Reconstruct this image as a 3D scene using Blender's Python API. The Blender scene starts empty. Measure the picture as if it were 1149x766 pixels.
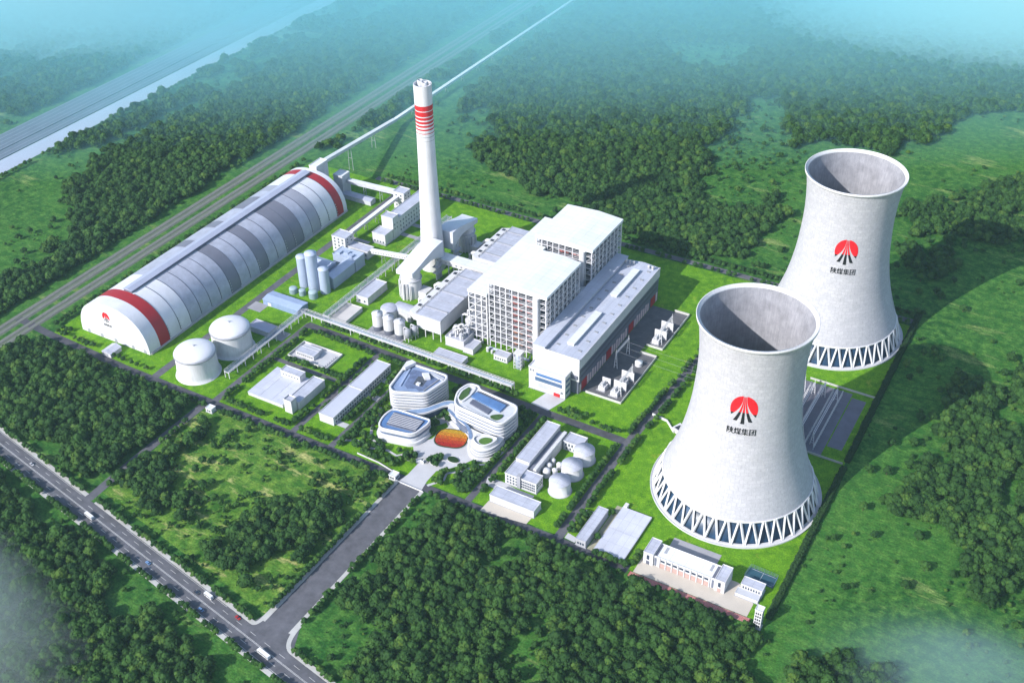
import bpy, math, random
import numpy as np
from mathutils import Vector, Matrix

random.seed(11)
rng = np.random.default_rng(7)
R = math.radians
sc = bpy.context.scene
col = sc.collection

# ------------------------------------------------------------------ materials
MATS = {}


def nodes_of(m):
    m.use_nodes = True
    nt = m.node_tree
    return nt, nt.nodes['Principled BSDF']


def mat(name, c, rough=.7, var=.08, scale=.15, metal=0., detail=4, spec=.3, bump=0., bscale=1., alpha=1., two=None, streak=0., panel=None):
    """plain painted / mineral surface with a soft blotchy variation of its own colour"""
    if name in MATS:
        return MATS[name]
    m = bpy.data.materials.new(name)
    nt, b = nodes_of(m)
    L = nt.links
    tc = nt.nodes.new('ShaderNodeTexCoord')
    n = nt.nodes.new('ShaderNodeTexNoise')
    n.inputs['Scale'].default_value = scale
    n.inputs['Detail'].default_value = detail
    n.inputs['Roughness'].default_value = .65
    L.new(tc.outputs['Object'], n.inputs['Vector'])
    r = nt.nodes.new('ShaderNodeValToRGB')
    r.color_ramp.elements[0].position = .32
    r.color_ramp.elements[1].position = .68
    lo = [max(0, v * (1 - var)) for v in c]
    hi = [min(1, v * (1 + var)) for v in c] if two is None else two
    r.color_ramp.elements[0].color = (*lo, 1)
    r.color_ramp.elements[1].color = (*hi, 1)
    L.new(n.outputs['Fac'], r.inputs['Fac'])
    out_col = r.outputs['Color']

    def times(a, other):
        x = nt.nodes.new('ShaderNodeMix')
        x.data_type = 'RGBA'
        x.blend_type = 'MULTIPLY'
        x.inputs['Factor'].default_value = 1.
        L.new(a, x.inputs[6])
        L.new(other, x.inputs[7])
        return x.outputs[2]
    if streak:
        mp = nt.nodes.new('ShaderNodeMapping')
        mp.inputs['Scale'].default_value = (1, 1, .07)
        L.new(tc.outputs['Object'], mp.inputs['Vector'])
        ns = nt.nodes.new('ShaderNodeTexNoise')
        ns.inputs['Scale'].default_value = .8
        ns.inputs['Detail'].default_value = 5
        ns.inputs['Roughness'].default_value = .7
        L.new(mp.outputs['Vector'], ns.inputs['Vector'])
        rs = nt.nodes.new('ShaderNodeValToRGB')
        rs.color_ramp.elements[0].position = .35
        rs.color_ramp.elements[1].position = .62
        rs.color_ramp.elements[0].color = (1 - streak, 1 - streak, 1 - streak * 1.05, 1)
        rs.color_ramp.elements[1].color = (1, 1, 1, 1)
        L.new(ns.outputs['Fac'], rs.inputs['Fac'])
        out_col = times(out_col, rs.outputs['Color'])
    if panel:
        br = nt.nodes.new('ShaderNodeTexBrick')
        br.offset = 0.
        br.inputs['Scale'].default_value = 1.
        br.inputs['Brick Width'].default_value = panel[0]
        br.inputs['Row Height'].default_value = panel[1]
        br.inputs['Mortar Size'].default_value = .14
        br.inputs['Color1'].default_value = (1, 1, 1, 1)
        br.inputs['Color2'].default_value = (.93, .93, .94, 1)
        br.inputs['Mortar'].default_value = (.72, .72, .75, 1)
        L.new(tc.outputs['Object'], br.inputs['Vector'])
        out_col = times(out_col, br.outputs['Color'])
    L.new(out_col, b.inputs['Base Color'])
    b.inputs['Roughness'].default_value = rough
    b.inputs['Metallic'].default_value = metal
    b.inputs['Specular IOR Level'].default_value = spec
    b.inputs['Alpha'].default_value = alpha
    if bump:
        n2 = nt.nodes.new('ShaderNodeTexNoise')
        n2.inputs['Scale'].default_value = bscale
        n2.inputs['Detail'].default_value = 5
        L.new(tc.outputs['Object'], n2.inputs['Vector'])
        bp = nt.nodes.new('ShaderNodeBump')
        bp.inputs['Strength'].default_value = bump
        bp.inputs['Distance'].default_value = 1.
        L.new(n2.outputs['Fac'], bp.inputs['Height'])
        L.new(bp.outputs['Normal'], b.inputs['Normal'])
    MATS[name] = m
    return m


def grass_mat(name, dark, mid, light, dry, s1=.012, s2=.12, s3=.9, streak=None, drypos=.70):
    m = bpy.data.materials.new(name)
    nt, b = nodes_of(m)
    L = nt.links
    N = nt.nodes.new
    tc = N('ShaderNodeTexCoord')

    def noise(scale, detail=5, stretch=None, rough=.6):
        mp = N('ShaderNodeMapping')
        if stretch:
            mp.inputs['Rotation'].default_value[2] = stretch[0]
            mp.inputs['Scale'].default_value = (stretch[1], stretch[2], 1)
        L.new(tc.outputs['Object'], mp.inputs['Vector'])
        n = N('ShaderNodeTexNoise')
        n.inputs['Scale'].default_value = scale
        n.inputs['Detail'].default_value = detail
        n.inputs['Roughness'].default_value = rough
        L.new(mp.outputs['Vector'], n.inputs['Vector'])
        return n.outputs['Fac']

    def mix(f, a, c, blend='MIX'):
        x = N('ShaderNodeMix')
        x.data_type = 'RGBA'
        x.blend_type = blend
        if isinstance(f, float):
            x.inputs['Factor'].default_value = f
        else:
            L.new(f, x.inputs['Factor'])
        for i, v in ((6, a), (7, c)):
            if isinstance(v, tuple):
                x.inputs[i].default_value = (*v, 1)
            else:
                L.new(v, x.inputs[i])
        return x.outputs[2]

    def ramp(f, p0, p1):
        r = N('ShaderNodeMapRange')
        r.inputs['From Min'].default_value = p0
        r.inputs['From Max'].default_value = p1
        L.new(f, r.inputs['Value'])
        return r.outputs['Result']
    c = mix(ramp(noise(s1), .38, .62), dark, mid)
    c = mix(ramp(noise(s2, 6), .42, .66), c, light)
    c = mix(ramp(noise(s1 * 2.3, 7, streak, .72), drypos, drypos + .1), c, dry)
    fine = noise(s3, 6, None, .75)
    r = N('ShaderNodeMapRange')
    r.inputs['From Min'].default_value = .3
    r.inputs['From Max'].default_value = .7
    r.inputs['To Min'].default_value = .42
    r.inputs['To Max'].default_value = 1.6
    L.new(fine, r.inputs['Value'])
    vv = N('ShaderNodeCombineColor')
    for i in range(3):
        L.new(r.outputs['Result'], vv.inputs[i])
    c = mix(1., c, vv.outputs[0], 'MULTIPLY')
    if streak:
        r2 = N('ShaderNodeMapRange')
        r2.inputs['From Min'].default_value = .35
        r2.inputs['From Max'].default_value = .65
        r2.inputs['To Min'].default_value = .75
        r2.inputs['To Max'].default_value = 1.25
        L.new(noise(.25, 4, streak, .7), r2.inputs['Value'])
        v2 = N('ShaderNodeCombineColor')
        for i in range(3):
            L.new(r2.outputs['Result'], v2.inputs[i])
        c = mix(1., c, v2.outputs[0], 'MULTIPLY')
    L.new(c, b.inputs['Base Color'])
    b.inputs['Roughness'].default_value = .9
    b.inputs['Specular IOR Level'].default_value = .1
    bp = N('ShaderNodeBump')
    bp.inputs['Strength'].default_value = .5
    bp.inputs['Distance'].default_value = .6
    L.new(fine, bp.inputs['Height'])
    L.new(bp.outputs['Normal'], b.inputs['Normal'])
    MATS[name] = m
    return m


def leaf_mat(name, c0, c1):
    m = bpy.data.materials.new(name)
    nt, b = nodes_of(m)
    L = nt.links
    N = nt.nodes.new
    oi = N('ShaderNodeObjectInfo')
    tc = N('ShaderNodeTexCoord')
    n = N('ShaderNodeTexNoise')
    n.inputs['Scale'].default_value = .6
    n.inputs['Detail'].default_value = 4
    L.new(tc.outputs['Object'], n.inputs['Vector'])
    a = N('ShaderNodeMath')
    a.operation = 'MULTIPLY_ADD'
    L.new(n.outputs['Fac'], a.inputs[0])
    a.inputs[1].default_value = .8
    L.new(oi.outputs['Random'], a.inputs[2])
    s = N('ShaderNodeMapRange')
    s.inputs['From Min'].default_value = .15
    s.inputs['From Max'].default_value = 1.45
    L.new(a.outputs[0], s.inputs['Value'])
    r = N('ShaderNodeValToRGB')
    r.color_ramp.elements[0].color = (*c0, 1)
    r.color_ramp.elements[1].color = (*c1, 1)
    r.color_ramp.elements[1].position = .82
    e3 = r.color_ramp.elements.new(1.)
    e3.color = (c1[0] * 1.9, c1[1] * 1.35, c1[2] * 1.1, 1)
    L.new(s.outputs['Result'], r.inputs['Fac'])
    L.new(r.outputs['Color'], b.inputs['Base Color'])
    b.inputs['Roughness'].default_value = .75
    b.inputs['Specular IOR Level'].default_value = .15
    MATS[name] = m
    return m


WHITE = mat('white_paint', (.70, .70, .73), .6, .05, .08, streak=.14)
WALL = mat('white_wall', (.66, .66, .69), .65, .06, .12, streak=.18)
ROOF = mat('pale_roof', (.47, .49, .58), .5, .12, .12, panel=(9, 4.5))
ROOFW = mat('white_roof', (.76, .79, .81), .5, .06, .06, panel=(12, 6))
GREY = mat('grey_metal', (.36, .37, .42), .5, .1, .2)
LGREY = mat('light_grey_metal', (.52, .53, .58), .5, .08, .2)
DARK = mat('dark_recess', (.035, .04, .055), .5, .1, .3)
SLATE = mat('slate_cladding', (.13, .14, .19), .5, .08, .1)
GLASS = mat('window_glass', (.03, .05, .09), .12, .2, .3, spec=.6)
BLUEGLASS = mat('blue_glass', (.10, .20, .42), .12, .15, .1, spec=.6)
BLUE = mat('pale_blue_cladding', (.37, .44, .58), .45, .08, .1)
BLUER = mat('pale_blue_roof', (.44, .51, .66), .45, .08, .08)
RED = mat('red_paint', (.36, .018, .028), .5, .1, .1)
REDB = mat('signal_red', (.55, .02, .025), .5, .06, .1)
LOGORED = mat('emblem_red', (.72, .012, .02), .5, .04, .2)
LOGOBLK = mat('emblem_black', (.012, .012, .014), .5, .04, .2)
CONC = mat('concrete_paving', (.33, .33, .36), .85, .12, .05, bump=.1, bscale=.8)
PALEPAVE = mat('pale_paving', (.52, .52, .55), .8, .08, .05)
BEIGE = mat('beige_paving', (.55, .50, .44), .85, .06, .05)
DKPAVE = mat('yard_gravel', (.12, .12, .135), .9, .18, .15, bump=.2, bscale=1.)
ASPH = mat('asphalt', (.078, .078, .095), .85, .26, .12, bump=.1, bscale=2)
ASPH2 = mat('worn_asphalt', (.115, .115, .135), .85, .26, .1, bump=.1, bscale=2)
KERB = mat('pale_kerb', (.48, .48, .47), .8, .12, .1)
LINE = mat('road_line_white', (.6, .6, .6), .7, .15, .4)
BALLAST = mat('ballast', (.12, .145, .105), .95, .2, .06, bump=.3, bscale=1)
RAILM = mat('rail_steel', (.25, .25, .24), .6, .15, .2)
WATER = mat('river_water', (.42, .45, .55), .35, .06, .01, spec=.5)  # reflected sky is put into the pale base colour
TRACKM = mat('running_track', (.42, .10, .09), .85, .1, .1)
COURTM = mat('court_green_blue', (.03, .09, .13), .8, .15, .3)
PANEL = mat('solar_panel', (.12, .13, .18), .35, .12, .3)
PINK = mat('pale_pink_panel', (.62, .50, .52), .6, .06, .2)
BARK = mat('bark', (.09, .065, .045), .9, .2, 1.5)
ORANGE = mat('orange_flowers', (.42, .09, .01), .9, .5, .8)
YELLOW = mat('yellow_flowers', (.42, .25, .015), .9, .5, .8)
REDFL = mat('red_flowers', (.30, .015, .012), .9, .5, .8)
STEEL = mat('white_steel', (.66, .66, .70), .5, .06, .3)
PIPE = mat('silver_pipe', (.34, .40, .52), .35, .06, .3, metal=.3)
BANDG = mat('band_grey', (.30, .31, .34), .6, .05, .3)
RUST = mat('red_oxide_steel', (.36, .11, .10), .6, .2, .2)
LEAF = leaf_mat('forest_leaves', (.006, .026, .007), (.036, .094, .018))
LEAF2 = leaf_mat('street_leaves', (.007, .032, .008), (.038, .100, .018))
HEDGEM = leaf_mat('hedge_leaves', (.010, .032, .010), (.022, .055, .014))
LAWN = grass_mat('lawn_grass', (.070, .195, .009), (.105, .265, .011), (.155, .33, .014), (.28, .31, .045), .02, .15, .9, None, .61)
FIELD = grass_mat('field_grass', (.016, .080, .014), (.040, .138, .022), (.080, .195, .033), (.21, .28, .085), .008, .13, .6, (R(35), .5, 1.8), .58)


def shell_mat():
    """cooling tower concrete: pale, with lift joints, faint meridional strips and weather blotches"""
    m = bpy.data.materials.new('tower_concrete')
    nt, b = nodes_of(m)
    L = nt.links
    N = nt.nodes.new
    tc = N('ShaderNodeTexCoord')
    n = N('ShaderNodeTexNoise')
    n.inputs['Scale'].default_value = .2
    n.inputs['Detail'].default_value = 8
    n.inputs['Roughness'].default_value = .72
    L.new(tc.outputs['Object'], n.inputs['Vector'])
    r = N('ShaderNodeValToRGB')
    r.color_ramp.elements[0].position = .3
    r.color_ramp.elements[1].position = .7
    r.color_ramp.elements[0].color = (.44, .44, .47, 1)
    r.color_ramp.elements[1].color = (.53, .53, .565, 1)
    L.new(n.outputs['Fac'], r.inputs['Fac'])
    uv = N('ShaderNodeUVMap')
    br = N('ShaderNodeTexBrick')
    br.inputs['Scale'].default_value = 1.
    br.inputs['Brick Width'].default_value = 1.
    br.inputs['Row Height'].default_value = 1.
    br.inputs['Mortar Size'].default_value = .05
    br.inputs['Color1'].default_value = (1, 1, 1, 1)
    br.inputs['Color2'].default_value = (.91, .91, .93, 1)
    br.inputs['Mortar'].default_value = (.84, .84, .87, 1)
    L.new(uv.outputs['UV'], br.inputs['Vector'])
    n2 = N('ShaderNodeTexNoise')
    n2.inputs['Scale'].default_value = .9
    n2.inputs['Detail'].default_value = 4
    L.new(tc.outputs['Object'], n2.inputs['Vector'])
    r2 = N('ShaderNodeMapRange')
    r2.inputs['From Min'].default_value = .3
    r2.inputs['From Max'].default_value = .7
    r2.inputs['To Min'].default_value = .90
    r2.inputs['To Max'].default_value = 1.07
    L.new(n2.outputs['Fac'], r2.inputs['Value'])
    cc = N('ShaderNodeCombineColor')
    for i in range(3):
        L.new(r2.outputs['Result'], cc.inputs[i])
    x = None
    prev = r.outputs['Color']
    for other in (br.outputs['Color'], cc.outputs[0]):
        x = N('ShaderNodeMix')
        x.data_type = 'RGBA'
        x.blend_type = 'MULTIPLY'
        x.inputs['Factor'].default_value = 1.
        L.new(prev, x.inputs[6])
        L.new(other, x.inputs[7])
        prev = x.outputs[2]
    L.new(prev, b.inputs['Base Color'])
    b.inputs['Roughness'].default_value = .85
    b.inputs['Specular IOR Level'].default_value = .2
    return m


SHELL = shell_mat()


# ------------------------------------------------------------------ mesh builder
class MB:
    def __init__(s):
        s.v, s.f, s.m, s.sm = [], [], [], []

    def add(s, vs, fs, m=0, smooth=False):
        o = len(s.v)
        s.v += [tuple(v) for v in vs]
        for f in fs:
            s.f.append([i + o for i in f])
            s.m.append(m)
            s.sm.append(smooth)
        return s

    def box(s, x0, x1, y0, y1, z0, z1, m=0, top=None):
        v = [(x0, y0, z0), (x1, y0, z0), (x1, y1, z0), (x0, y1, z0), (x0, y0, z1), (x1, y0, z1), (x1, y1, z1), (x0, y1, z1)]
        f = [(0, 3, 2, 1), (0, 1, 5, 4), (1, 2, 6, 5), (2, 3, 7, 6), (3, 0, 4, 7)]
        s.add(v, f, m)
        s.add(v, [(4, 5, 6, 7)], m if top is None else top)
        return s

    def prism(s, poly, z0, z1, m=0, top=None, smooth=False, zf=None):
        n = len(poly)
        v = [(x, y, z0) for x, y in poly] + [(x, y, z1 if zf is None else zf(x, y)) for x, y in poly]
        s.add(v, [(i, (i + 1) % n, n + (i + 1) % n, n + i) for i in range(n)], m, smooth)
        s.add(v, [tuple(range(n, 2 * n)), tuple(range(n - 1, -1, -1))], m if top is None else top)
        return s

    def ring(s, outer, inner, z0, z1, m=0, smooth=False):
        n = len(outer)
        v = [(x, y, z) for P, z in ((outer, z0), (outer, z1), (inner, z1), (inner, z0)) for x, y in P]
        f = []
        for k in range(4):
            for i in range(n):
                j = (i + 1) % n
                f.append((k * n + i, k * n + j, ((k + 1) % 4) * n + j, ((k + 1) % 4) * n + i))
        s.add(v, f, m, smooth)
        return s

    def sheet(s, poly, z, m=0):
        s.add([(x, y, z) for x, y in poly], [tuple(range(len(poly)))], m)
        return s

    def lathe(s, cx, cy, prof, n=32, m=0, cap=True, smooth=True, mats=None, sx=1., sy=1.):
        v = []
        for r, z in prof:
            for k in range(n):
                a = 2 * math.pi * k / n
                v.append((cx + sx * r * math.cos(a), cy + sy * r * math.sin(a), z))
        o = len(s.v)
        s.v += v
        for i in range(len(prof) - 1):
            for k in range(n):
                j = (k + 1) % n
                s.f.append([o + i * n + k, o + i * n + j, o + (i + 1) * n + j, o + (i + 1) * n + k])
                s.m.append(m if mats is None else mats[i])
                s.sm.append(smooth)
        if cap:
            s.add([v[(len(prof) - 1) * n + k] for k in range(n)], [tuple(range(n))], m if mats is None else mats[-1])
        return s

    def bar(s, p0, p1, w, h=None, m=0):
        p0, p1 = Vector(p0), Vector(p1)
        d = (p1 - p0).normalized()
        u = d.cross(Vector((0, 0, 1)))
        if u.length < 1e-3:
            u = Vector((1, 0, 0))
        u.normalize()
        t = u.cross(d).normalized()
        h = w if h is None else h
        a, b = u * w / 2, t * h / 2
        v = [p + q for p in (p0, p1) for q in (-a - b, a - b, a + b, -a + b)]
        return s.add(v, [(0, 1, 2, 3)[::-1], (4, 5, 6, 7), (0, 1, 5, 4), (1, 2, 6, 5), (2, 3, 7, 6), (3, 0, 4, 7)], m)

    def tube(s, pts, r, n=8, m=0):
        pts = [Vector(p) for p in pts]
        rings = []
        for i, p in enumerate(pts):
            d = (pts[min(i + 1, len(pts) - 1)] - pts[max(i - 1, 0)]).normalized()
            u = d.cross(Vector((0, 0, 1)))
            if u.length < 1e-3:
                u = Vector((1, 0, 0))
            u.normalize()
            t = u.cross(d)
            rings.append([p + (u * math.cos(2 * math.pi * k / n) + t * math.sin(2 * math.pi * k / n)) * r for k in range(n)])
        v = [q for rr in rings for q in rr]
        f = [(i * n + k, i * n + (k + 1) % n, (i + 1) * n + (k + 1) % n, (i + 1) * n + k) for i in range(len(pts) - 1) for k in range(n)]
        s.add(v, f, m, True)
        s.add(v, [tuple(range(n))[::-1], tuple(range((len(pts) - 1) * n, len(pts) * n))], m)
        return s

    def mesh(s, name, mats, origin=(0, 0, 0)):
        me = bpy.data.meshes.new(name)
        ox, oy, oz = origin
        me.from_pydata([(x - ox, y - oy, z - oz) for x, y, z in s.v], [], s.f)
        for m in (mats if isinstance(mats, (list, tuple)) else [mats]):
            me.materials.append(m)
        me.polygons.foreach_set('material_index', s.m)
        me.polygons.foreach_set('use_smooth', s.sm)
        me.update()
        return me


def tag(o, label, cat, group=None, kind=None):
    o['label'] = label
    o['category'] = cat
    if group:
        o['group'] = group
    if kind:
        o['kind'] = kind
    return o


def thing(name, label, cat, x=0, y=0, z=0, group=None):
    o = bpy.data.objects.new(name, None)
    col.objects.link(o)
    o.empty_display_size = 2
    o.location = (x, y, z)
    return tag(o, label, cat, group)


def root_of(p):
    while p.parent:
        p = p.parent
    return p


def part(parent, name, mb, mats, label=None):
    """mb is in world coordinates; the part is stored relative to its thing's base"""
    o = bpy.data.objects.new(name, mb.mesh(name, mats, root_of(parent).location))
    col.objects.link(o)
    o.parent = parent
    if label:
        o['label'] = label
    return o


def solo(name, mb, mats, label, cat, origin=(0, 0, 0), group=None, kind=None):
    o = bpy.data.objects.new(name, mb.mesh(name, mats, origin))
    col.objects.link(o)
    o.location = origin
    return tag(o, label, cat, group, kind)


def struct(name, mb, mats, label):
    o = bpy.data.objects.new(name, mb.mesh(name, mats))
    col.objects.link(o)
    o['kind'] = 'structure'
    o['label'] = label
    o['category'] = name.replace('_', ' ')
    return o


WM = {}


def win_mesh(w, h, m):
    k = (w, h, m.name)
    if k not in WM:
        WM[k] = MB().box(-w / 2, w / 2, -.09, .09, -h / 2, h / 2).mesh('window', m)
    return WM[k]


def windows(parent, face, fixed, us, zs, w=1.6, h=1.5, m=None, name='window'):
    """one pane object per opening; face 'x+' / 'x-' / 'y-' / 'y+' , fixed = wall plane"""
    me = win_mesh(w, h, m or GLASS)
    L = root_of(parent).location
    for z in zs:
        for u in us:
            o = bpy.data.objects.new(name, me)
            col.objects.link(o)
            o.parent = parent
            if face[0] == 'y':
                o.location = (u - L.x, fixed - L.y + (-.05 if face[1] == '-' else .05), z - L.z)
            else:
                o.location = (fixed - L.x + (.05 if face[1] == '+' else -.05), u - L.y, z - L.z)
                o.rotation_euler = (0, 0, R(90))


def span(a, b, n):
    return [a + (b - a) * (i + .5) / n for i in range(n)]


def parapet_roof(x0, x1, y0, y1, z, par=.7, t=.35, over=.25):
    mb = MB()
    mb.box(x0 - over, x1 + over, y0 - over, y1 + over, z, z + .35, 1)
    a, b, c, d = x0 - over, x1 + over, y0 - over, y1 + over
    z0, z1 = z + .352, z + .35 + par
    mb.box(a, b, c, c + t, z0, z1)
    mb.box(a, b, d - t, d, z0, z1)
    mb.box(a, a + t, c + t, d - t, z0, z1)
    mb.box(b - t, b, c + t, d - t, z0, z1)
    return mb


def block(name, label, cat, x0, x1, y0, y1, h, wall=None, roof=None, group=None, win=None, par=.7, base=True, root=None, z0=0.):
    wall, roof = wall or WALL, roof or ROOF
    t = root or thing(name, label, cat, (x0 + x1) / 2, (y0 + y1) / 2, 0, group)
    w = part(t, 'wall', MB().box(x0, x1, y0, y1, z0, h), wall)
    part(t, 'roof', parapet_roof(x0, x1, y0, y1, h, par), [wall, roof])
    if base and z0 == 0:
        part(t, 'plinth', MB().box(x0 - .5, x1 + .5, y0 - .5, y1 + .5, 0, .35), GREY)
    for s in win or []:
        face, n, zs, ww, hh = s[:5]
        lo, hi = (s[5], s[6]) if len(s) > 5 else ((x0 + 1, x1 - 1) if face[0] == 'y' else (y0 + 1, y1 - 1))
        fx = {'y-': y0, 'y+': y1, 'x-': x0, 'x+': x1}[face]
        windows(t, face, fx, span(lo, hi, n), zs, ww, hh)
    return t


def chaikin(P, it=2):
    for _ in range(it):
        Q = []
        for i in range(len(P)):
            a, b = P[i], P[(i + 1) % len(P)]
            Q.append((a[0] * .75 + b[0] * .25, a[1] * .75 + b[1] * .25))
            Q.append((a[0] * .25 + b[0] * .75, a[1] * .25 + b[1] * .75))
        P = Q
    return P


def fillet(P, r, n=7):
    out = []
    P = ccw(P)
    for i in range(len(P)):
        a, b, c = Vector(P[i - 1]), Vector(P[i]), Vector(P[(i + 1) % len(P)])
        rr_ = min(r, (a - b).length * .48, (c - b).length * .48)
        p, q = b + (a - b).normalized() * rr_, b + (c - b).normalized() * rr_
        for k in range(n + 1):
            t_ = k / n
            v_ = p * (1 - t_) ** 2 + b * 2 * t_ * (1 - t_) + q * t_ * t_
            out.append((v_.x, v_.y))
    return out


def inset(P, d):
    """move a polygon inwards by about d (towards the centroid along vertex normals)"""
    n = len(P)
    area = sum(P[i][0] * P[(i + 1) % n][1] - P[(i + 1) % n][0] * P[i][1] for i in range(n))
    sg = 1 if area > 0 else -1
    out = []
    for i in range(n):
        a, b, c = P[i - 1], P[i], P[(i + 1) % n]
        e1 = Vector((b[0] - a[0], b[1] - a[1])).normalized()
        e2 = Vector((c[0] - b[0], c[1] - b[1])).normalized()
        nn = Vector((-(e1.y + e2.y), e1.x + e2.x)) * sg
        if nn.length < 1e-6:
            nn = Vector((-e1.y, e1.x)) * sg
        nn.normalize()
        out.append((b[0] + nn.x * d, b[1] + nn.y * d))
    return out


def ccw(P):
    n = len(P)
    area = sum(P[i][0] * P[(i + 1) % n][1] - P[(i + 1) % n][0] * P[i][1] for i in range(n))
    return P if area > 0 else P[::-1]


# ------------------------------------------------------------------ the setting: ground, lawns, roads, water
GX0, GX1, GY0, GY1 = -3000, 2600, -1200, 3000
struct('ground', MB().sheet([(GX0, GY0), (GX1, GY0), (GX1, GY1), (GX0, GY1)], 0), FIELD, 'rough green meadow and forest floor all around the plant')
MEADOW = grass_mat('meadow_grass', (.032, .112, .014), (.072, .182, .022), (.15, .265, .038), (.38, .39, .14), .018, .12, .6, (R(40), .5, 1.6), .54)
mb = MB()
mb.sheet([(-186, -212), (-186, -336), (6, -371), (12, -371), (12, -212)], .03)
struct('meadow', mb, MEADOW, 'light green meadow with straw coloured streaks left of the entrance road')
lawn = MB()
for p in ([(-392, -202), (-392, 203), (-262, 203), (-262, -202)], [(-262, -202), (-262, 203), (322, 203), (322, -202)],
          [(217, -208), (217, -202), (322, -202), (322, -208)]):
    lawn.sheet(p, .04)
struct('lawn', lawn, LAWN, 'bright mown lawn inside the plant perimeter')


def road(name, pts, w, m, z, label, kerb=0., cat=None):
    mb = MB()
    pts = [Vector(p) for p in pts]
    Ls, Rs = [], []
    for i, p in enumerate(pts):
        d = (pts[min(i + 1, len(pts) - 1)] - pts[max(i - 1, 0)]).normalized()
        n = Vector((-d.y, d.x))
        Ls.append(p + n * w / 2)
        Rs.append(p - n * w / 2)
    for i in range(len(pts) - 1):
        mb.add([(*Rs[i], z), (*Rs[i + 1], z), (*Ls[i + 1], z), (*Ls[i], z)], [(0, 1, 2, 3)])
        if kerb:
            for S, sg in ((Ls, 1), (Rs, -1)):
                d = (pts[i + 1] - pts[i]).normalized()
                n = Vector((-d.y, d.x)) * sg * kerb
                a, b = S[i], S[i + 1]
                v = [(*a, 0), (*b, 0), (*(b + n), 0), (*(a + n), 0)]
                v += [(x, y, z + .13) for x, y, _ in v]
                mb.add(v, [(0, 1, 5, 4), (1, 2, 6, 5), (2, 3, 7, 6), (3, 0, 4, 7), (4, 5, 6, 7), (7, 6, 5, 4)][:5], 1)
    return struct(name, mb, [m, KERB], label)


RD = dict(front=[(-440, -197), (-395, -201), (-290, -206), (217, -207.5)], rear=[(-300, 207.5), (-60, 208), (320, 211)])
road('front_road', RD['front'], 8, ASPH, .100, 'grey perimeter road along the front edge of the plant')
road('rear_road', RD['rear'], 8, ASPH2, .100, 'grey perimeter road along the back edge of the plant')
road('tank_road', [(-185.5, -203), (-184.5, -68)], 7, ASPH2, .104, 'plant road between storage tanks and waterworks')
road('cross_road', [(-187, -70), (-20, -75), (150, -79), (157, -80)], 8.5, ASPH, .108, 'long plant road under the pipe bridge')
road('tower_road', [(156.5, -204), (156.5, -80), (158.5, -36), (163, 40), (167, 105), (171, 207)], 7.5, ASPH2, .112, 'plant road between turbine yard and cooling towers')
road('shed_road', [(-257, -203), (-257, 207)], 8, ASPH2, .104, 'plant road beside the long arched coal shed')
road('waterworks_road', [(-99, -203), (-98, -74)], 6, ASPH2, .104, 'narrow plant road beside the waterworks')
road('waterworks_lane', [(-181, -128), (-101, -128)], 5, ASPH2, .108, 'narrow lane behind the waterworks')
road('office_road', [(-59, -203), (-57, -75)], 6, ASPH2, .104, 'plant road left of the curved offices')
road('office_lane', [(75.5, -203), (77, -77)], 6, ASPH2, .104, 'plant road right of the curved offices')
road('hall_road', [(-30, 190), (-30, 204)], 8, ASPH2, .104, 'short road stub at the back of the plant')
road('entrance_road', [(24.5, -377), (25.5, -262), (26, -211.5)], 21, ASPH2, .100, 'wide grey entrance road with pale pavements', 3.2)
EXT0, EXT1 = Vector((-560, -288)), Vector((420, -469))
ed = (EXT1 - EXT0).normalized()
en = Vector((-ed.y, ed.x))


def ext(t, off=0.):
    """point on the public road: t = x coordinate of its axis, off = metres to the plant side"""
    p = EXT0 + ed * ((t - EXT0.x) / ed.x)
    return (p.x + en.x * off, p.y + en.y * off)


# the public road is broken at the entrance so its kerb does not cross the junction
mb = MB()
EW = 9.
for a, b in ((-560, 420),):
    mb.add([(*ext(a, -EW), .10), (*ext(b, -EW), .10), (*ext(b, EW), .10), (*ext(a, EW), .10)], [(0, 1, 2, 3)])
struct('public_road', mb, ASPH2, 'straight two way public road in front of the plant')
mb = MB()
for a, b, s in ((-560, 420, -1), (-560, -196, 1), (-184, 5, 1), (47, 420, 1)):
    o0, o1 = sorted((EW * s, (EW + 3.6) * s))
    v = [(*ext(a, o0), .0), (*ext(b, o0), .0), (*ext(b, o1), .0), (*ext(a, o1), .0)]
    v += [(x, y, .24) for x, y, _ in v]
    mb.add(v, [(0, 1, 5, 4), (1, 2, 6, 5), (2, 3, 7, 6), (3, 0, 4, 7), (4, 5, 6, 7)])
# rounded corners of the junction
for cx, sg in ((13.2, -1), (36.2, 1)):
    y1 = -368 if sg < 0 else -372
    P0 = ext(5 if sg < 0 else 47, EW)
    P1 = (cx, y1 + 4)
    inner, outer = [], []
    ctrl = (cx, ext(cx, EW)[1])
    for k in range(11):
        t = k / 10
        x = (1 - t) ** 2 * P0[0] + 2 * t * (1 - t) * ctrl[0] + t * t * P1[0]
        y = (1 - t) ** 2 * P0[1] + 2 * t * (1 - t) * ctrl[1] + t * t * P1[1]
        inner.append((x, y))
        f = 3.4
        dx, dy = (sg * t, (1 - t))
        l = math.hypot(dx, dy)
        outer.append((x + f * dx / l, y + f * dy / l))
    for k in range(10):
        q = [inner[k], inner[k + 1], outer[k + 1], outer[k]]
        if sg > 0:
            q = q[::-1]
        v = [(x, y, 0) for x, y in q] + [(x, y, .235) for x, y in q]
        mb.add(v, [(0, 1, 5, 4), (1, 2, 6, 5), (2, 3, 7, 6), (3, 0, 4, 7), (4, 5, 6, 7)])
struct('pavement', mb, KERB, 'pale pavements along the public road')
mb = MB()
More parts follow.
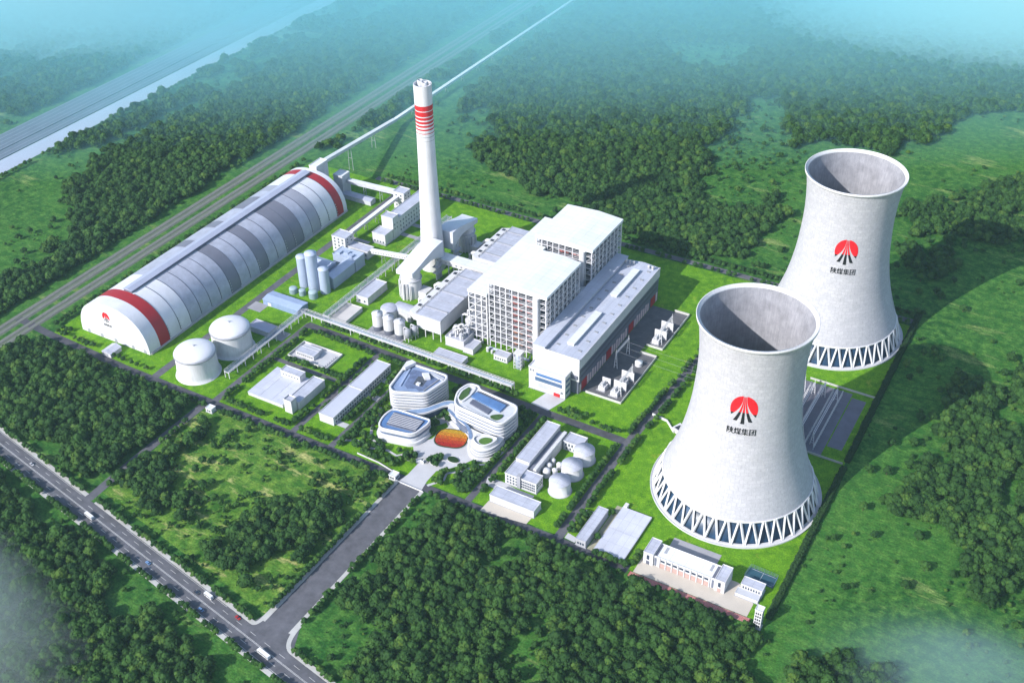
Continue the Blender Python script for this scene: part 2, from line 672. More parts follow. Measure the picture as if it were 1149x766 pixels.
# asphalt apron of the junction
mb.sheet([ext(4, EW - .5), ext(48, EW - .5), (36, -362), (13.5, -362)], .104)
struct('junction', mb, ASPH2, 'asphalt apron where the entrance road meets the public road')
mb = MB()
for off, dash in ((-.35, 0), (.35, 0), (-EW + .8, 0), (EW - .8, 0), (-4.4, 1), (4.4, 1)):
    t = -560
    while t < 420:
        t2 = t + (6 if dash else 60)
        if not (off > EW - 1 and (t2 > 2 and t < 50 or t2 > -198 and t < -182)):
            mb.add([(*ext(t, off - .13), .125), (*ext(t2, off - .13), .125), (*ext(t2, off + .13), .125), (*ext(t, off + .13), .125)], [(0, 1, 2, 3)])
        t += 15 if dash else 60
struct('road_markings', mb, LINE, 'white lane lines on the public road')
road('forest_road', [(-190.5, -211.5), (-191.5, -300), (-190, ext(-190, EW)[1])], 8, ASPH2, .104, 'narrow service road through the forest to the plant')
mb = MB().box(-728, -699, -900, 2700, -.2, .06)
struct('river', mb, WATER, 'pale river channel beyond the forest')
mb = MB().box(-746, -729, -900, 2700, -.1, .9)
mb.box(-783, -747.5, -900, 2700, -.1, 1.4)
struct('embankment', mb, [mat('highway_bluegrey', (.13, .15, .20), .7, .1, .02)], 'grey highway embankment beside the river')
mb = MB()
for x in (-729.6, -737.5, -745.5, -749, -756.5, -765, -773.5, -781.5):
    mb.box(x - .35, x + .35, -900, 2700, .92 if x > -747 else 1.42, (.92 if x > -747 else 1.42) + .12)
struct('highway_markings', mb, [mat('highway_line', (.30, .33, .40), .7, .1, .1)], 'pale lane lines along the highway')
mb = MB().sheet([(-447, -700), (-432, -700), (-432, 2700), (-447, 2700)], .03)
mb.sheet([(-427, -700), (-413, -700), (-413, 2700), (-427, 2700)], .03)
struct('railway_bed', mb, BALLAST, 'grey ballast strip of the railway')
for i, x in enumerate((-443.5, -435.7, -423.8, -416.5)):
    mb = MB()
    mb.box(x - 1.9, x + 1.9, -700, 2700, 0.03, .35, 0)
    for s in (-.75, .75):
        mb.box(x + s - .22, x + s + .22, -700, 2700, .351, .6, 1)
    solo('railway_track', mb, [mat('sleepers', (.19, .20, .175), .9, .2, .3), RAILM],
         ['railway track farthest from the plant, beside the forest', 'second railway track from the forest', 'railway track second from the coal shed', 'railway track nearest the coal shed'][i],
         'railway track', (x, 0, 0), 'parallel railway tracks')

# paved yards and plazas inside the plant
mb = MB()
mb.sheet([(91, -35.2), (128.8, -35.2), (128.8, 40.8), (91, 40.8)], .15)
mb.sheet([(91, 54.2), (128.8, 54.2), (128.8, 118), (91, 118)], .15)
mb.sheet([(91, 41), (112, 41), (112, 54), (91, 54)], .15)
struct('transformer_yard_paving', mb, DKPAVE, 'dark grey paving of the transformer yards')
mb = MB().sheet([(255, -17.5), (301.5, -17.5), (301.5, 74.5), (255, 74.5)], .15)
mb.sheet([(302.5, -3.5), (315, -3.5), (315, 69), (302.5, 69)], .15)
struct('switchyard_paving', mb, mat('switchyard_slab', (.15, .15, .19), .85, .12, .1), 'grey paving of the switchyard between the towers')
mb = MB().sheet([(221, -208.3), (309, -208.3), (309, -195), (293, -181), (221, -181)], .150)
struct('fire_station_forecourt', mb, BEIGE, 'beige forecourt in front of the fire station')
mb = MB().sheet([(234, -180), (272, -180), (272, -161.5), (234, -161.5)], .154)
struct('fire_station_courtyard', mb, CONC, 'grey courtyard behind the fire station')
mb = MB().sheet([(219, -213.8), (312, -213.8), (312, -208.8), (219, -208.8)], .158)
struct('running_track_ground', mb, TRACKM, 'red running track strip along the front boundary')
mb = MB()
for k in range(6):
    y = -213.5 + k * .9
    mb.sheet([(219.5, y - .08), (311.5, y - .08), (311.5, y + .08), (219.5, y + .08)], .175)
struct('running_track_markings', mb, LINE, 'white lane lines of the running track')
mb = MB().sheet([(89.5, -208), (128.5, -203.3), (129, -195.2), (90, -195.2)][::1], .150)
struct('garage_forecourt', mb, BEIGE, 'beige forecourt in front of the long garage')
mb = MB().sheet([(181, -204), (186.3, -204), (186.3, -151), (181, -151)], .150)
struct('basin_path', mb, mat('tan_path', (.34, .33, .24), .9, .12, .2), 'tan strip beside the white covered basin')
# entrance plaza
plz = [(17, -200), (35, -200), (35, -186), (43, -178), (49, -170), (54, -160), (46, -148), (38, -136), (30, -128), (12, -122),
       (6, -127), (14, -134), (11, -144), (10, -154), (4, -160), (2, -170), (8, -178), (17, -186)]
mb = MB().sheet(plz, .150)
mb.sheet([(15, -211), (37, -211), (35, -200), (17, -200)], .150)
mb.sheet([(75, -171), (90, -171), (103, -173), (119, -173), (119, -176), (86, -181), (78, -180)], .150)
mb.sheet([(66, -49), (84, -49.5), (84, -55), (78, -74), (60, -72)], .150)
mb.sheet([(-72, -110), (-60, -110), (-60, -104), (-72, -104)], .150)
mb.sheet([(-72, -135), (-60, -135), (-60, -128), (-72, -128)], .150)
mb.sheet([(-74, -178), (-62, -178), (-62, -172), (-72, -172)], .150)
mb.sheet([(161, -202), (170, -203), (170, -198), (161, -196)], .150)
mb.sheet([(161, -173), (170, -172), (170, -166), (161, -167)], .150)
struct('plaza', mb, PALEPAVE, 'pale stone paving of the entrance plaza and building forecourts')
for k_, (pp, lb) in enumerate((([(-56, -192), (-44, -186), (-30, -189), (-14, -184), (-4, -186), (6, -176), (10, -170)], 'pale winding path through the garden left of the plaza'), ([(38, -204), (46, -192), (44, -184), (54, -176), (60, -164), (68, -158)], 'pale winding path through the garden right of the plaza'), ([(-52, -140), (-46, -150), (-44, -164), (-36, -178), (-22, -182)], 'pale winding path around the canteen'))):
    road('garden_path', pp, 2.4, PALEPAVE, .16 + .006 * k_, lb)
mb = MB()
mb.prism(chaikin([(-4, -150), (12, -126), (16, -116), (7, -112), (2, -122), (-6, -136), (-6, -148)], 2), 0, .158)
struct('shaded_court', mb, CONC, 'grey court between the curved offices')
mb = MB()
for p in ([(-240, -62.5), (-256, -62.5), (-256, -76), (-240, -76)], [(-203, -90), (-190, -90), (-190, -104), (-203, -104)],
          [(-200, 70), (-170, 72), (-170, 78), (-200, 76)], [(-246, 85), (-222, 85), (-222, 80), (-246, 80)],
          [(-202, 118), (-174, 118), (-174, 112), (-202, 112)], [(-202, 140), (-174, 140), (-174, 134), (-202, 134)],
          [(-130, -52), (-90, -52), (-90, -36), (-130, -36)]):
    mb.sheet(ccw(p), .150)
struct('concrete_aprons', mb, CONC, 'small concrete aprons beside the buildings')


# ------------------------------------------------------------------ emblem and lettering
def emblem_shapes():
    """list of (polygon in emblem units, material index): 0 red, 1 black"""
    out = []

    def edge(t, k):                        # the flaring gap lines; t 0 top, 1 bottom
        return k[0] + (k[1] - k[0]) * t ** 2.0
    # side segments between the disc's rim and the outer flare
    for sg in (-1, 1):
        rim, inn = [], []
        for i in range(25):
            a = R(97 + (205 - 97) * i / 24)
            rim.append((sg * -math.cos(a) * -1, math.sin(a)))
        for i in range(13):
            t = i / 12
            v = .97 + (-.52 - .97) * t
            inn.append((-(.13 + .80 * t ** 2.4), v))
        rim = [(-abs(x), y) for x, y in rim]
        cut = -.30
        poly = rim + inn[::-1]
        for lo, hi, m in ((cut, 2, 0), (-2, cut, 1)):
            q = clip(clip(poly, lo, True), hi, False)
            if len(q) > 2:
                out.append(([(sg * -x, y) for x, y in q], m))
    for k in (-1, 0, 1):
        L_, R_ = [], []
        end = -1.06 if k == 0 else -.88
        for i in range(13):
            t = i / 12
            v = .95 + (end - .95) * t
            c = k * (.075 + .50 * t ** 2.1)
            w = .020 + .125 * t ** 1.4
            L_.append((c - w, v))
            R_.append((c + w, v))
        poly = L_ + R_[::-1]
        for lo, hi, m in ((-.22, 2, 0), (-2, -.22, 1)):
            q = clip(clip(poly, lo, True), hi, False)
            if len(q) > 2:
                out.append((q, m))
    return out


def clip(P, v, above):
    out = []
    for i in range(len(P)):
        a, b = P[i - 1], P[i]
        ia, ib = (a[1] >= v) == above, (b[1] >= v) == above
        if ia != ib:
            t = (v - a[1]) / (b[1] - a[1])
            out.append((a[0] + (b[0] - a[0]) * t, v))
        if ib:
            out.append(b)
    return out


def text_mesh(body):
    cu = bpy.data.curves.new('lettering', 'FONT')
    cu.body = body
    cu.align_x = 'CENTER'
    cu.offset = 0
    cu.resolution_u = 3
    o = bpy.data.objects.new('lettering', cu)
    col.objects.link(o)
    dg = bpy.context.evaluated_depsgraph_get()
    me = bpy.data.meshes.new_from_object(o.evaluated_get(dg))
    bpy.data.objects.remove(o)
    vs = np.array([v.co[:2] for v in me.vertices])
    fs = [list(p.vertices) for p in me.polygons]
    bpy.data.meshes.remove(me)
    if len(vs):
        vs -= (vs.min(0) + vs.max(0)) / 2
        vs /= (vs[:, 0].max() - vs[:, 0].min())
    return vs, fs


EMB = emblem_shapes()
TXT = text_mesh('陕煤集团')


def subdivide_poly(me, cuts):
    import bmesh
    bm = bmesh.new()
    bm.from_mesh(me)
    bmesh.ops.triangulate(bm, faces=bm.faces)
    for _ in range(cuts):
        bmesh.ops.subdivide_edges(bm, edges=[e for e in bm.edges if e.calc_length() > .25], cuts=1)
        bmesh.ops.triangulate(bm, faces=bm.faces)
    bm.to_mesh(me)
    bm.free()


def put_emblem(parent, fn, size, tw, vs_=1.2):
    """fn maps emblem-plane metres (u, v) to world; emblem radius = size; tw = text width"""
    L = root_of(parent).location
    mb = MB()
    for poly, m in EMB:
        mb.add([(u, v, 0) for u, v in poly], [tuple(range(len(poly)))], m)
    me = mb.mesh('emblem', [LOGORED, LOGOBLK])
    subdivide_poly(me, 2)
    for v in me.vertices:
        v.co = Vector(fn(v.co.x * size, v.co.y * size * vs_)) - L
    o = bpy.data.objects.new('emblem', me)
    col.objects.link(o)
    o.parent = parent
    vs, fs = TXT
    if len(vs):
        mb = MB()
        mb.add([(x - .007, y, 0) for x, y in vs], fs)
        mb.add([(x + .007, y + .004, .06) for x, y in vs], fs)
        me = mb.mesh('lettering', LOGOBLK)
        for v in me.vertices:
            v.co = Vector(fn(v.co.x * tw, v.co.y * tw * 1.12 - size * 1.95)) - L + Vector((0, -v.co.z, 0))
        o = bpy.data.objects.new('lettering', me)
        col.objects.link(o)
        o.parent = parent


# ------------------------------------------------------------------ cooling towers
TP = [(58.6, 18.3), (56.8, 23), (53.4, 32), (49.8, 43), (46.7, 54), (44.1, 66), (42.1, 78), (40.6, 90), (39.7, 102), (39.0, 114),
      (38.8, 126), (39.2, 138), (40.2, 150), (41.6, 160), (42.3, 164)]


def tower_r(z):
    return float(np.interp(z, [p[1] for p in TP], [p[0] for p in TP]))


def cooling_tower(cx, cy, label, az, lz, ts):
    t = thing('cooling_tower', label, 'cooling tower', cx, cy, 0, 'pair of cooling towers')
    n = 96
    mb = MB()
    prof = [(tower_r(z), z) for z in np.linspace(18.3, 163, 60)]
    mb.lathe(cx, cy, prof, n, 0, False)
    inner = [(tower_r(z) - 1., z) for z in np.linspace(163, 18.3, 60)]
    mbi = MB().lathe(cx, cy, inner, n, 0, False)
    part(t, 'inner_lining', mbi, mat('shade_toned_concrete', (.34, .34, .38), .9, .16, .12, streak=.2))  # inner wall coloured darker than the shell, deepening the shadow inside by colour
    mb.lathe(cx, cy, [(57.6, 18.3), (58.6, 18.3)], n, 0, False)
    o = part(t, 'shell', mb, SHELL)
    me = o.data
    uv = me.uv_layers.new(name='UVMap')
    for p in me.polygons:
        aa = [math.atan2(me.vertices[v].co.y, me.vertices[v].co.x) for v in p.vertices]
        mx = max(aa)
        for li, v, a in zip(p.loop_indices, p.vertices, aa):
            if mx - a > 3:
                a += 2 * math.pi
            uv.data[li].uv = (a / (2 * math.pi) * 48, me.vertices[v].co.z / 3.)
    mb = MB()
    mb.lathe(cx, cy, [(41.7, 162.9), (43.5, 163.1), (43.7, 165.4), (43.1, 165.5), (43.1, 164.6), (41., 164.5), (41., 163.0)], n, 0, False, True)
    part(t, 'rim_walkway', mb, WHITE)
    mb = MB().lathe(cx, cy, [(67.4, 0), (67.4, 1.2), (66.8, 1.2), (66.8, .8), (65.4, .8), (65.2, 1.3), (63.4, 1.3), (63.4, .2)], n, 0, False, False)
    part(t, 'basin', mb, mat('basin_concrete', (.60, .60, .63), .8, .06, .1))
    mb = MB().lathe(cx, cy, [(62.6, .3), (57.2, 18.2), (0.1, 18.25)], n, 0, False, True)
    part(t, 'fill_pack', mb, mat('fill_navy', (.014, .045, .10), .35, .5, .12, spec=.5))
    leg = None
    N = 40
    for k in range(N):
        for s in (-1, 1):
            a0 = 2 * math.pi * (k + .5) / N
            a1 = a0 + s * math.pi / N * .94
            a0b = a0 + s * .013
            mbk = MB()
            p0 = (cx + 64.4 * math.cos(a1), cy + 64.4 * math.sin(a1), 1.31)
            p1 = (cx + 58.7 * math.cos(a0b), cy + 58.7 * math.sin(a0b), 18.9)
            mbk.bar(p0, p1, 1.4, 1.4)
            part(t, 'support_column', mbk, WHITE)
    # ring beam at the foot of the shell
    part(t, 'ring_beam', MB().lathe(cx, cy, [(58.0, 18.2), (59.1, 18.2), (59.0, 19.4), (58.3, 19.5)], n, 0, False, True), WHITE)

    def onshell(u, v):
        z = lz + v
        r = tower_r(z) + .22
        a = az + u / r
        return (cx + r * math.cos(a), cy + r * math.sin(a), z)
    put_emblem(t, onshell, 9.9, 21)
    # access stair ladder on the shell
    mb = MB()
    for z0 in range(15, 162, 7):
        z1 = z0 + 7
        a = ts
        mb.bar((cx + (tower_r(z0) + .5) * math.cos(a), cy + (tower_r(z0) + .5) * math.sin(a), z0), (cx + (tower_r(z1) + .5) * math.cos(a), cy + (tower_r(z1) + .5) * math.sin(a), z1), .5, .5)
    part(t, 'ladder', mb, LGREY)
    return t


cooling_tower(254, -87, 'tall concrete cooling tower with red and black emblem, nearest the camera beside the fire station', R(-75.6), 110.5, R(20))
cooling_tower(252.5, 163, 'concrete cooling tower with red emblem standing behind the switchyard and the other tower', R(-73.4), 107.5, R(25))

# ------------------------------------------------------------------ chimney
t = thing('chimney', 'tall white chimney with red rings near its top', 'chimney', -137, 77)
CP = [(13.0, 0), (12.0, 20), (10.6, 55), (9.6, 85), (8.9, 115), (8.6, 140)]


def chim_r(z):
    return float(np.interp(z, [0, 20, 55, 85, 115, 140, 175, 200], [13, 12, 10.5, 9.6, 8.9, 8.6, 8.5, 8.7]))


edges = [(0, 0), (144.0, 2), (144.4, 0), (148.0, 2), (148.7, 0), (151.8, 1), (152.6, 0), (155.3, 1), (156.9, 0), (158.7, 1), (160.7, 0), (162.2, 1), (164.6, 0), (166, 1), (168.6, 0), (169.6, 1), (174.4, 0), (175.2, 1), (180.2, 0), (199.9, 0)]
for i, (z0, mi) in enumerate(edges[:-1]):
    pass
mb = MB()
zs, ms = [], []
for (z0, mi), (z1, _) in zip(edges[:-1], edges[1:]):
    k = max(1, int((z1 - z0) / 8))
    for j in range(k):
        zs.append(z0 + (z1 - z0) * j / k)
        ms.append(mi)
zs.append(199.9)
mb.lathe(-137, 77, [(chim_r(z), z) for z in zs], 48, 0, False, True, ms + [0])
mb.lathe(-137, 77, [(chim_r(199.9), 199.9), (7.4, 200.), (7.4, 194)], 48, 0, False, True)
part(t, 'stack', mb, [WHITE, REDB, BANDG])
part(t, 'cap_floor', MB().lathe(-137, 77, [(7.45, 193.5), (7.45, 194.2)], 32, 0, True), DARK)
for dx, dy in ((-3.1, 1.2), (3.1, -1.2)):
    part(t, 'flue', MB().lathe(-137 + dx, 77 + dy, [(2.7, 194), (2.7, 202.5), (2.2, 202.5), (2.2, 195)], 20, 0, True, True), LGREY)

# ------------------------------------------------------------------ coal shed
t = thing('coal_shed', 'long white and grey barrel roofed coal shed with two red bands', 'coal shed', -327.5, -26)
XC, HW, HT = -327.5, 43.5, 41.


def arch(n=48):
    P = []
    for i in range(n + 1):
        a = math.pi * i / n
        c, s = math.cos(a), math.sin(a)
        e = 2 / 2.35
        P.append((XC - HW * math.copysign(abs(c) ** e, c), HT * abs(s) ** e))
    return P


AR = arch()
ys = [-180, -166, -153] + [-153 + 14.6 * k for k in range(1, 19)] + [122, 128]
MI = [0, 1] + [0, 0, 2, 2, 2, 2, 4, 2, 2, 4, 2, 2, 4, 4, 2, 3, 0, 0] + [1, 0]
mb = MB()
for k in range(len(ys) - 1):
    raised = 0.0 if k % 2 else .0
    y0, y1 = ys[k], ys[k + 1]
    v = [(x, y0, z) for x, z in AR] + [(x, y1, z) for x, z in AR]
    n = len(AR)
    mb.add(v, [(i, n + i, n + i + 1, i + 1) for i in range(n - 1)], MI[k], True)
for y in (-180, 128):
    mb.add([(x, y, z) for x, z in AR], [tuple(range(len(AR)))[::1 if y > 0 else -1]], 0)
part(t, 'roof', mb, [mat('shed_white', (.68, .69, .75), .45, .07, .1), RED, mat('shed_grey', (.40, .42, .51), .45, .13, .12), mat('shed_mid_grey', (.33, .34, .41), .45, .07, .05), mat('shed_dark_grey', (.185, .19, .24), .45, .08, .05)])
# raised panel joints with lower louvres
for k in range(2, 21):
    y = ys[k]
    mb = MB()
    seg = [p for p in AR if p[0] > XC + 7]
    for (xa, za), (xb, zb) in zip(seg[:-1], seg[1:]):
        if zb < .8:
            continue
        mb.bar((xa, y + .3, za + .05), (xb, y + .3, zb + .05), .55, .5)
    part(t, 'joint_strip', mb, SLATE)
    mb = MB()
    for xa, za in [p for p in AR if p[0] > XC + 30 and 4 < p[1] < 17]:
        mb.box(xa + .05, xa + .5, y + .7, y + 1.5, za - .5, za + .5)
    part(t, 'louvre', mb, KERB)
mb = MB()
mb.box(XC - 5, XC + 5, -153, 117, HT - 1, HT + 2.4, 0)
mb.add([(XC - 5.6, -153.5, HT + 2.41), (XC + 5.6, -153.5, HT + 2.41), (XC + 5.6, 117.5, HT + 2.41), (XC - 5.6, 117.5, HT + 2.41), (XC, -153.5, HT + 3.8), (XC, 117.5, HT + 3.8)],
       [(1, 2, 5, 4), (3, 0, 4, 5), (0, 1, 4), (2, 3, 5)], 1)
part(t, 'ridge_monitor', mb, [SLATE, mat('monitor_roof', (.40, .43, .55), .4, .06, .06)])
part(t, 'sill', MB().box(-284.2, -282.6, -179, 127.5, 0, 1.5), KERB)
for x in (-362, -345, -327, -305, -290):
    part(t, 'door', MB().box(x - 1.6, x + 1.6, -180.25, -179.9, 0.2, 4.2), GREY)
put_emblem(t, lambda u, v: (-333 + u, -180.12, 26.5 + v), 4.6, 9.6)
t = thing('gate_hut', 'small white gabled hut in front of the coal shed gable', 'hut', -318, -194)
part(t, 'wall', MB().box(-323.5, -312.5, -201, -187.5, 0, 4.6), WALL)
part(t, 'roof', MB().add([(-324, -201.5, 4.6), (-312, -201.5, 4.6), (-312, -187, 4.6), (-324, -187, 4.6), (-318, -201.5, 6.8), (-318, -187, 6.8)], [(0, 1, 4), (2, 3, 5), (1, 2, 5, 4), (3, 0, 4, 5), (0, 3, 2, 1)]), ROOF)
windows(t, 'y-', -201, [-318], [1.8], 4, 3, GREY, 'door')

# ------------------------------------------------------------------ two big tanks
for i, (cx, cy, lb) in enumerate(((-227, -177.5, 'big white domed storage tank nearest the front road'), (-224, -133.5, 'big white domed storage tank between the front tank and the blue shed'))):
    t = thing('storage_tank', lb, 'storage tank', cx, cy, 0, 'pair of big storage tanks')
    part(t, 'wall', MB().lathe(cx, cy, [(20.6, 0), (20.3, .6), (19.6, .7), (18.9, 4), (18.3, 12), (18.1, 22.6)], 64, 0, True), WHITE)
    part(t, 'dome', MB().lathe(cx, cy, [(18.0, 22.8)] + [(18.3 * math.cos(a), 23.2 + 6.0 * math.sin(a)) for a in np.linspace(0, 1.54, 14)], 64, 0, True), mat('tank_dome', (.70, .71, .77), .45, .04, .06))
    part(t, 'ring_rail', MB().lathe(cx, cy, [(18.15, 21.6), (19.0, 21.6), (19.0, 23.0), (18.3, 23.0)], 64, 0, False), GREY)
    mb = MB()
    mb.tube([(cx, cy, 29.), (cx, cy, 30.4)], 1.0, 12)
    mb.bar((cx, cy, 29.9), (cx + 7, cy + 5, 27.9), .3)
    part(t, 'roof_vent', mb, LGREY)

# ------------------------------------------------------------------ pale blue works
for cx, cy, r, h, lb in ((-231, -16, 5.4, 34, 'pale blue silo nearest the coal shed'), (-218, -17, 6.0, 42, 'tallest pale blue silo'), (-205.5, -15.5, 5.2, 27, 'shortest tall pale blue silo beside the blue hall')):
    t = thing('blue_silo', lb, 'silo', cx, cy, 0, 'pale blue silos')
    part(t, 'wall', MB().lathe(cx, cy, [(r, 0), (r, h)], 32, 0, True), BLUE)
    part(t, 'roof', MB().lathe(cx, cy, [(r + .2, h), (r + .2, h + .6), (r * .3, h + 1.6)], 32, 0, True), BLUER)
for cx, cy, r, h, lb in ((-233, -32, 4.2, 5, 'low pale green dome tank nearest the coal shed'), (-222.5, -31, 3.4, 5.5, 'smallest low dome tank by the blue silos'), (-210, -29.5, 4.6, 6.5, 'low dome tank nearest the pipe bridge')):
    t = thing('dome_tank', lb, 'tank', cx, cy, 0, 'low dome tanks below the blue silos')
    part(t, 'wall', MB().lathe(cx, cy, [(r, 0), (r, h)], 24, 0, True), mat('pale_bluegreen', (.26, .36, .40), .5, .08, .2))
    part(t, 'dome', MB().lathe(cx, cy, [(r * math.cos(a), h + r * .45 * math.sin(a)) for a in np.linspace(0, 1.5, 8)], 24, 0, True), mat('pale_bluegreen_roof', (.34, .44, .48), .5, .08, .2))


def gable_hall(name, label, cat, x0, x1, y0, y1, h, hr, axis, wall, roof, group=None, extra=None):
    t = thing(name, label, cat, (x0 + x1) / 2, (y0 + y1) / 2, 0, group)
    part(t, 'wall', MB().box(x0, x1, y0, y1, 0, h), wall)
    o = .5
    a, b, c, d = x0 - o, x1 + o, y0 - o, y1 + o
    xm, ym = (a + b) / 2, (c + d) / 2
    v = [(a, c, h), (b, c, h), (b, d, h), (a, d, h)]
    if axis == 'y':
        v += [(xm, c, hr), (xm, d, hr)]
        f = [(0, 1, 4), (2, 3, 5), (1, 2, 5, 4), (3, 0, 4, 5), (0, 3, 2, 1)]
    else:
        v += [(a, ym, hr), (b, ym, hr)]
        f = [(3, 0, 4), (1, 2, 5), (0, 1, 5, 4), (2, 3, 4, 5), (0, 3, 2, 1)]
    part(t, 'roof', MB().add(v, f), roof)
    return t


gable_hall('blue_hall', 'pale blue gabled hall behind the shortest blue silo', 'hall', -212, -200.5, -8, 28, 12.5, 16, 'y', BLUE, BLUER, 'pale blue halls')
t = gable_hall('blue_hall', 'pale blue gabled hall between the tall silos and the roof plant', 'hall', -238, -214, 1, 15, 15.5, 18.5, 'x', BLUE, BLUER, 'pale blue halls')
t = block('blue_plant_hall', 'pale blue flat hall with rooftop boxes beside the white transfer house', 'hall', -229, -200.5, 29.5, 45, 13, BLUE, BLUER, 'pale blue halls')
for x, y in ((-224, 34), (-216, 37), (-209, 34)):
    part(t, 'roof_unit', MB().box(x - 2.6, x + 2.6, y - 2.5, y + 2.5, 13.36, 15.4), BLUE)
t = gable_hall('blue_shed', 'long pale blue shed between the coal shed road and the pipe bridge', 'shed', -246, -203, -63, -47, 6.2, 7.6, 'x', mat('blue_shed_wall', (.24, .32, .50), .5, .08, .2), mat('blue_shed_roof', (.34, .43, .62), .45, .06, .1))
part(t, 'door', MB().box(-240, -236, -63.25, -62.9, 0.2, 4), WALL)
block('grey_pump_house', 'flat grey pump house behind the second storage tank', 'pump house', -230, -204.5, -104.5, -92, 4.6, LGREY, mat('lavender_roof', (.42, .43, .54), .5, .06, .1))

# ------------------------------------------------------------------ pipe racks


def pipe_rack(label, pts, h, npipe, width, step, group='pipe bridges'):
    x, y = pts[0]
    t = thing('pipe_rack', label, 'pipe bridge', x, y, 0, group)
    pts = [Vector(p) for p in pts]
    for i in range(len(pts) - 1):
        a, b = pts[i], pts[i + 1]
        d = (b - a).normalized()
        n = Vector((-d.y, d.x))
        L = (b - a).length
        k = max(1, round(L / step))
        for j in range(k + 1):
            p = a + d * (L * j / k)
            mb = MB()
            for s in (-1, 1):
                q = p + n * s * width * .42
                mb.bar((*q, 0), (*q, h - .2), .55)
            q0, q1 = p - n * width / 2, p + n * width / 2
            mb.bar((*q0, h - .1), (*q1, h - .1), .5, .5)
            part(t, 'trestle', mb, STEEL)
        for s in (-1, 1):
            mb = MB()
            o = n * s * width * .5
            mb.bar((*(a + o), h + .3), (*(b + o), h + .3), .4, .6)
            mb.bar((*(a + o), h + 2.), (*(b + o), h + 2.), .25, .25)
            kk = int(L / 4)
            for j in range(kk + 1):
                q = a + o + d * (L * j / kk)
                mb.bar((*q, h + .6), (*q, h + 2.), .2)
            part(t, 'girder', mb, STEEL)
    for j in range(npipe):
        off = (j - (npipe - 1) / 2) * width * .8 / max(1, npipe - 1)
        path = []
        for i, p in enumerate(pts):
            d0 = (pts[max(i, 1)] - pts[max(i, 1) - 1]).normalized()
            d1 = (pts[min(i + 1, len(pts) - 1)] - pts[min(i + 1, len(pts) - 1) - 1]).normalized()
            n = Vector((-(d0.y + d1.y), d0.x + d1.x)).normalized()
            n /= max(.4, n.dot(Vector((-d0.y, d0.x))))
            q = p + n * off
            path.append((q.x, q.y, h + .75))
        part(t, 'pipe', MB().tube(path, .30 + .12 * (j % 2), 8), PIPE if j % 3 else LGREY)
    return t


pipe_rack('low pipe bridge running beside the storage tanks and turning along the cross road', [(-197.5, -172), (-197, -61.5), (-150, -62), (38, -65)], 6.5, 4, 5.6, 11)
pipe_rack('pipe bridge running back from the cross road past the white chimney', [(-172.5, -58), (-171, 60), (-169.5, 160)], 7.2, 4, 6.4, 12)


# ------------------------------------------------------------------ coal handling: transfer houses, crusher, galleries
def gallery(label, p0, p1, w, h, name='conveyor_gallery', step=18, wall=None, roof=None, win=0):
    p0, p1 = Vector(p0), Vector(p1)
    t = thing(name, label, 'conveyor gallery', p0.x, p0.y, 0, 'conveyor galleries')
    c = Vector((0, 0, h / 2))
    part(t, 'casing', MB().bar(p0 + c, p1 + c, w, h), wall or WALL)
    c2 = Vector((0, 0, h + .2))
    part(t, 'roof', MB().bar(p0 + c2, p1 + c2, w + .7, .35), roof or ROOFW)
    d = p1 - p0
    n = max(1, int(d.length / step))
    side = Vector((-d.y, d.x, 0)).normalized()
    for k in range(1, n):
        p = p0 + d * k / n
        if p.z < 2:
            continue
        mb = MB()
        for s in (-1, 1):
            q = p + side * s * w * .4
            mb.bar((q.x + side.x * s * .8, q.y + side.y * s * .8, 0), (q.x, q.y, p.z - .02), .4)
        if p.z > 5:
            mb.bar(p - side * w * .5 + Vector((0, 0, -p.z * .45)), p + side * w * .5 + Vector((0, 0, -p.z * .45)), .4)
        part(t, 'trestle', mb, GREY)
    for k in range(win):
        q = p0 + d * (k + .5) / win + side * (-(w / 2 + .04)) + Vector((0, 0, h * .55))
        mb = MB().bar(q - d.normalized() * .55, q + d.normalized() * .55, .12, 1.0)
        part(t, 'window', mb, GLASS)
    return t


block('transfer_house', 'white four storey transfer house beside the coal shed road', 'transfer house', -246.5, -229.5, 52, 66.5, 18, win=[('y-', 3, (4.5, 8.5, 12.5, 16), 2, 1.6), ('x+', 2, (12.5, 16), 1.6, 1.5)], group='coal transfer houses')
block('transfer_annex', 'low white annex hall joined to the four storey transfer house', 'annex', -229, -203.5, 54.5, 66, 8.6, win=[('y-', 8, (4.6,), 1.5, 2.6)])
block('transfer_house', 'white transfer tower at the back with conveyors meeting it, left of the chimney', 'transfer house', -242, -228, 159, 172, 20, win=[('y-', 2, (5, 9, 13, 17), 1.8, 1.8), ('x+', 2, (9, 13, 17), 1.6, 1.6)], group='coal transfer houses')
t = thing('crusher_house', 'long stepped white crusher house left of the chimney', 'crusher house', -211, 86)
block('', '', '', -219.5, -203, 86, 100.5, 12, root=t, win=[('y-', 4, (3,), 1.6, 2.4)])
block('', '', '', -217, -202.5, 101, 111.5, 25, root=t, win=[('x+', 2, (12, 17), 1.4, 1.5)])
block('', '', '', -217, -203, 112, 176, 20.5, root=t, win=[('x+', 12, (5, 10, 15), 1.5, 1.8)])
part(t, 'base_arcade', MB().box(-219.6, -202.9, 85.4, 85.99, .36, 2.5), GREY)
gallery('inclined white conveyor gallery between the two transfer houses', (-243, 66.5, 6), (-237, 159, 12.5), 4, 3.2, win=0)
gallery('white conveyor gallery with windows from the transfer annex to the left scrubber', (-203.5, 60.5, 5.5), (-150, 51, 18.5), 4.2, 3.6, win=14)
gallery('grey conveyor gallery from the back transfer tower to the coal shed end house', (-242, 166, 13.5), (-305, 161, 14.5), 5, 4, wall=LGREY, win=0)
